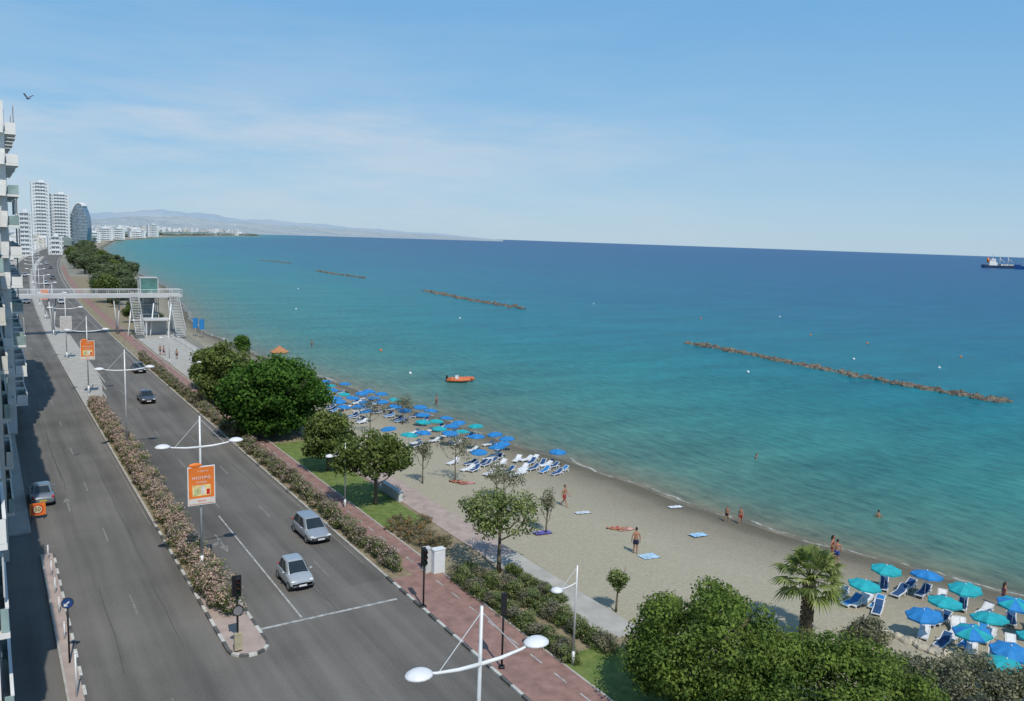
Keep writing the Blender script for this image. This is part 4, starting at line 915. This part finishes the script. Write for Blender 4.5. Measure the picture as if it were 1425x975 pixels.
person(G(1395,845),1.0,'stand','person standing among the sun loungers',(.25,.03,.2),True)
for (px,py,rz) in ((223,494,.4),(228,495,2),(246,500,3),(434,484,1)):
    person(G(px,py),rz,'walk','person walking on the paved shore path',(.05,.05,.08))
def lying(p,rz,label,suit,fem=True):
    e=person((p.x,p.y,p.z+.2),rz,'stand',label,suit,fem); e.rotation_euler=(math.radians(-90),0,rz); return e
lying(G(874,738),1.1,'person in red bikini lying on a towel',(.4,.03,.03)); lying(G(651,674),.8,'person lying on the sand sunbathing',(.2,.02,.05))
p=G(1052,638,water=True); e=person((p.x,p.y,SEA-1.25),.5,'arms','swimmer with raised arms in deep water',(.02,.02,.1))
p=G(1222,720,water=True); e=person((p.x,p.y,SEA-1.1),2.0,'hips','bather standing waist deep in the sea',(.02,.02,.1))
# ---------------------------------------------------------------- inflatable boat
p=G(640,531,water=True); e=root('inflatable_boat','orange inflatable motor boat floating near the beach','boat',(p.x,p.y,SEA),math.radians(-25),sc=1.1)
mb=MB(); pts=[]
for k in range(21):
    a=math.pi*(k/20-.5); pts.append((2.0*math.cos(a),.85*math.sin(a),.35+.18*max(0,math.cos(a))))
pts=[(-2.1,-.85,.33)]+pts+[(-2.1,.85,.33)]
mb.tube(pts,[.16]+[.26]*21+[.16],10); mb.obj('tube',mat('orange_rubber',(.6,.16,.06),.5,.1,3),True,e)
mb=MB(); mb.box((-.3,0,.16),(3.2,1.5,.22)); mb.box((-.3,0,.0),(2.8,.9,.3)); mb.obj('hull',mat('hull_grey',(.35,.3,.27),.6),False,e)
mb=MB(); mb.box((-.5,0,.6),(.5,.5,.7)); mb.box((-.35,0,1.0),(.05,.45,.3)); mb.obj('console',M['plastic'],False,e)
mb=MB(); mb.box((-2.0,0,.75),(.3,.32,.45)); mb.box((-2.1,0,.2),(.14,.14,.8)); mb.obj('outboard_motor',M['black'],False,e)
mb=MB(); mb.box((-1.2,0,.45),(.5,1.2,.3)); mb.obj('seat',M['orange'],False,e)
for (px,py) in ((1041,518),(826,423),(1188,500),(1128,466),(412,430),(415,402),(975,443),(530,488),(571,520),(1337,497),(1085,441),(1207,478),(1307,512),(640,443)):
    p=G(px,py,water=True); mb=MB(); mb.ell((0,0,.1),(.28,.28,.26)); mb.tube([(0,0,.3),(0,0,.45)],.06,6); tag(mb.obj('marker_buoy',M['plastic'] if R.random()<.7 else M['orange'],True,None,p),'small round marker buoy floating on the sea','buoy','marker buoys')
# ---------------------------------------------------------------- ships
def ship(px,py,label,hullc,L_,rz,sc=1):
    p=G(px,py,water=True); e=root('ship',label,'ship',(p.x,p.y,SEA),rz,sc=sc); h=L_/2
    mb=MB(); secs=[]
    for x,w,z in ((-h,.75,5.0),(-h*.8,1,4.2),(0,1,4.0),(h*.55,1,4.6),(h*.82,.6,6.2),(h,.05,7.2)):
        W_=6.5*w; secs.append([(x,-W_*.75,-1),(x,-W_,z),(x,W_,z),(x,W_*.75,-1)])
    mb.loft(secs); mb.obj('hull',mat('hull_paint',hullc,.5,.1,.2),False,e)
    mb=MB(); mb.box((-h*.55,0,6.5),(L_*.22,10,5)); mb.box((-h*.57,0,10.5),(L_*.16,8.5,3)); mb.box((-h*.55,0,13.2),(L_*.12,9.5,2.6)); mb.obj('superstructure',M['wall'],False,e)
    mb=MB(); mb.box((-h*.55+L_*.0605,0,13.5),(.2,8.6,1.1)); mb.obj('bridge_windows',M['glass'],False,e)
    mb=MB(); mb.tube([(-h*.75,0,9),(-h*.77,0,16)],[1.8,1.4],10); mb.obj('funnel',M['orange'],True,e)
    for x in(-.1,.35):
        mb=MB(); mb.tube([(h*x,0,4),(h*x,0,17)],.45,8); mb.tube([(h*x,0,15),(h*(x+.3),0,9)],.35,6); mb.obj('crane',M['wall2'],True,e)
    mb=MB(); mb.tube([(-h*.5,0,14),(-h*.5,0,23)],.3,6); mb.box((-h*.5,0,19),(.3,5,.3)); mb.obj('mast',M['wall'],False,e)
    mb=MB()
    for k in range(5): mb.box((h*(-.05+k*.14),0,5.3),(L_*.055,8,2.4),k%2)
    mb.obj('deck_cargo',[M['wall2'],M['wall3']],False,e)
ship(1393,373,'dark blue cargo ship with white bridge on the horizon',(.05,.08,.15),62,-PSI+.1,1.3)
ship(1437,375,'bright blue hulled ship lying beside the other',(.03,.11,.32),50,-PSI+2.9,1.3)
p=Vector((0,0,CAMH))+(F+RR*((39-712.5)/FPX)+UU*((487.5-137)/FPX))*55
e=root('bird','dark pigeon flying with raised wings','bird',p,2.2)
mb=MB(); secs=[]
for x,r in((-.2,.01),(-.13,.03),(-.03,.055),(.06,.05),(.11,.03),(.145,.032),(.17,.02),(.20,.004)): secs.append([(x,r*math.cos(a),r*math.sin(a)) for a in [2*math.pi*k/8 for k in range(8)]])
mb.loft(secs); mb.add([(-.12,-.02,0),(-.12,.02,0),(-.28,.07,0),(-.28,-.07,0)],[(0,1,2,3)]); mb.obj('body',mat('pigeon_grey',(.12,.12,.14),.8),True,e)
for s in(-1,1):
    mb=MB(); mb.add([(.08,s*.03,.03),(-.06,s*.03,.03),(-.1,s*.18,.14),(.09,s*.17,.15),(-.16,s*.34,.27),(.0,s*.36,.3)],[(0,1,2,3),(3,2,4,5)]); mb.obj('wing',mat('wing_grey',(.10,.10,.12),.8),False,e)
# ---------------------------------------------------------------- world and sun
SUN_EL=math.radians(53); sdx,sdy=-.17,-1.0
w=bpy.data.worlds.new("World"); scene.world=w; w.use_nodes=True; N=w.node_tree.nodes; L=w.node_tree.links
bg=N['Background']; sk=N.new('ShaderNodeTexSky'); sk.sky_type='NISHITA'; sk.sun_disc=False; sk.sun_elevation=SUN_EL; sk.sun_rotation=math.atan2(sdx,sdy)
sk.air_density=1.0; sk.dust_density=.4; sk.ozone_density=3.5; sk.altitude=0
tc=N.new('ShaderNodeTexCoord'); sep=N.new('ShaderNodeSeparateXYZ'); L.new(tc.outputs['Generated'],sep.inputs[0])
gr=N.new('ShaderNodeValToRGB'); L.new(sep.outputs['Z'],gr.inputs[0]); ge=gr.color_ramp.elements
ge[0].position=0; ge[0].color=(.45,.62,.76,1); ge[1].position=1; ge[1].color=(.18,.32,.55,1)
for pos,c in ((.05,(.38,.59,.78)),(.13,(.28,.53,.79)),(.25,(.185,.45,.77)),(.36,(.145,.40,.74)),(.6,(.18,.38,.68))):
    x=ge.new(pos); x.color=(*c,1)
sc_=N.new('ShaderNodeVectorMath'); sc_.operation='SCALE'; sc_.inputs['Scale'].default_value=1/.1; L.new(gr.outputs[0],sc_.inputs[0])
m0=N.new('ShaderNodeMix'); m0.data_type='RGBA'; m0.inputs[0].default_value=.85; L.new(sk.outputs[0],m0.inputs[6]); L.new(sc_.outputs[0],m0.inputs[7])
mp=N.new('ShaderNodeMapping'); mp.inputs['Rotation'].default_value=(0,0,.4); mp.inputs['Scale'].default_value=(2.6,2.6,15); L.new(tc.outputs['Generated'],mp.inputs['Vector'])
no=N.new('ShaderNodeTexNoise'); no.inputs['Scale'].default_value=1.7; no.inputs['Detail'].default_value=10; no.inputs['Roughness'].default_value=.62; L.new(mp.outputs[0],no.inputs['Vector'])
rp=N.new('ShaderNodeMapRange'); rp.inputs[1].default_value=.38; rp.inputs[2].default_value=.66; rp.inputs[4].default_value=.72; L.new(no.outputs['Fac'],rp.inputs[0])
band=N.new('ShaderNodeValToRGB'); L.new(sep.outputs['Z'],band.inputs[0]); be=band.color_ramp.elements; be[0].position=.0; be[0].color=(.5,.5,.5,1); be[1].position=.3; be[1].color=(0,0,0,1)
x=be.new(.07); x.color=(.8,.8,.8,1); x=be.new(.125); x.color=(1,1,1,1); x=be.new(.155); x.color=(.3,.3,.3,1); x=be.new(.22); x.color=(.2,.2,.2,1)
side=N.new('ShaderNodeMapRange'); side.inputs[1].default_value=.88; side.inputs[2].default_value=.35; L.new(sep.outputs['X'],side.inputs[0])
m1=N.new('ShaderNodeMath'); m1.operation='MULTIPLY'; L.new(rp.outputs[0],m1.inputs[0]); L.new(band.outputs[0],m1.inputs[1])
m2=N.new('ShaderNodeMath'); m2.operation='MULTIPLY'; L.new(m1.outputs[0],m2.inputs[0]); L.new(side.outputs[0],m2.inputs[1])
mx=N.new('ShaderNodeMix'); mx.data_type='RGBA'; L.new(m2.outputs[0],mx.inputs[0]); L.new(m0.outputs[2],mx.inputs[6]); mx.inputs[7].default_value=(6.1,6.8,7.6,1)
L.new(mx.outputs[2],bg.inputs['Color']); bg.inputs['Strength'].default_value=.1
sl=bpy.data.lights.new('sun','SUN'); sl.energy=3.5; sl.angle=math.radians(.5); sl.color=(1,.95,.86); so=bpy.data.objects.new('sun',sl); COL.objects.link(so)
d=Vector((-sdx,-sdy,0)).normalized()*math.cos(SUN_EL)-zz*math.sin(SUN_EL)
so.rotation_euler=d.to_track_quat('-Z','Y').to_euler(); so.location=(-10,-30,60)
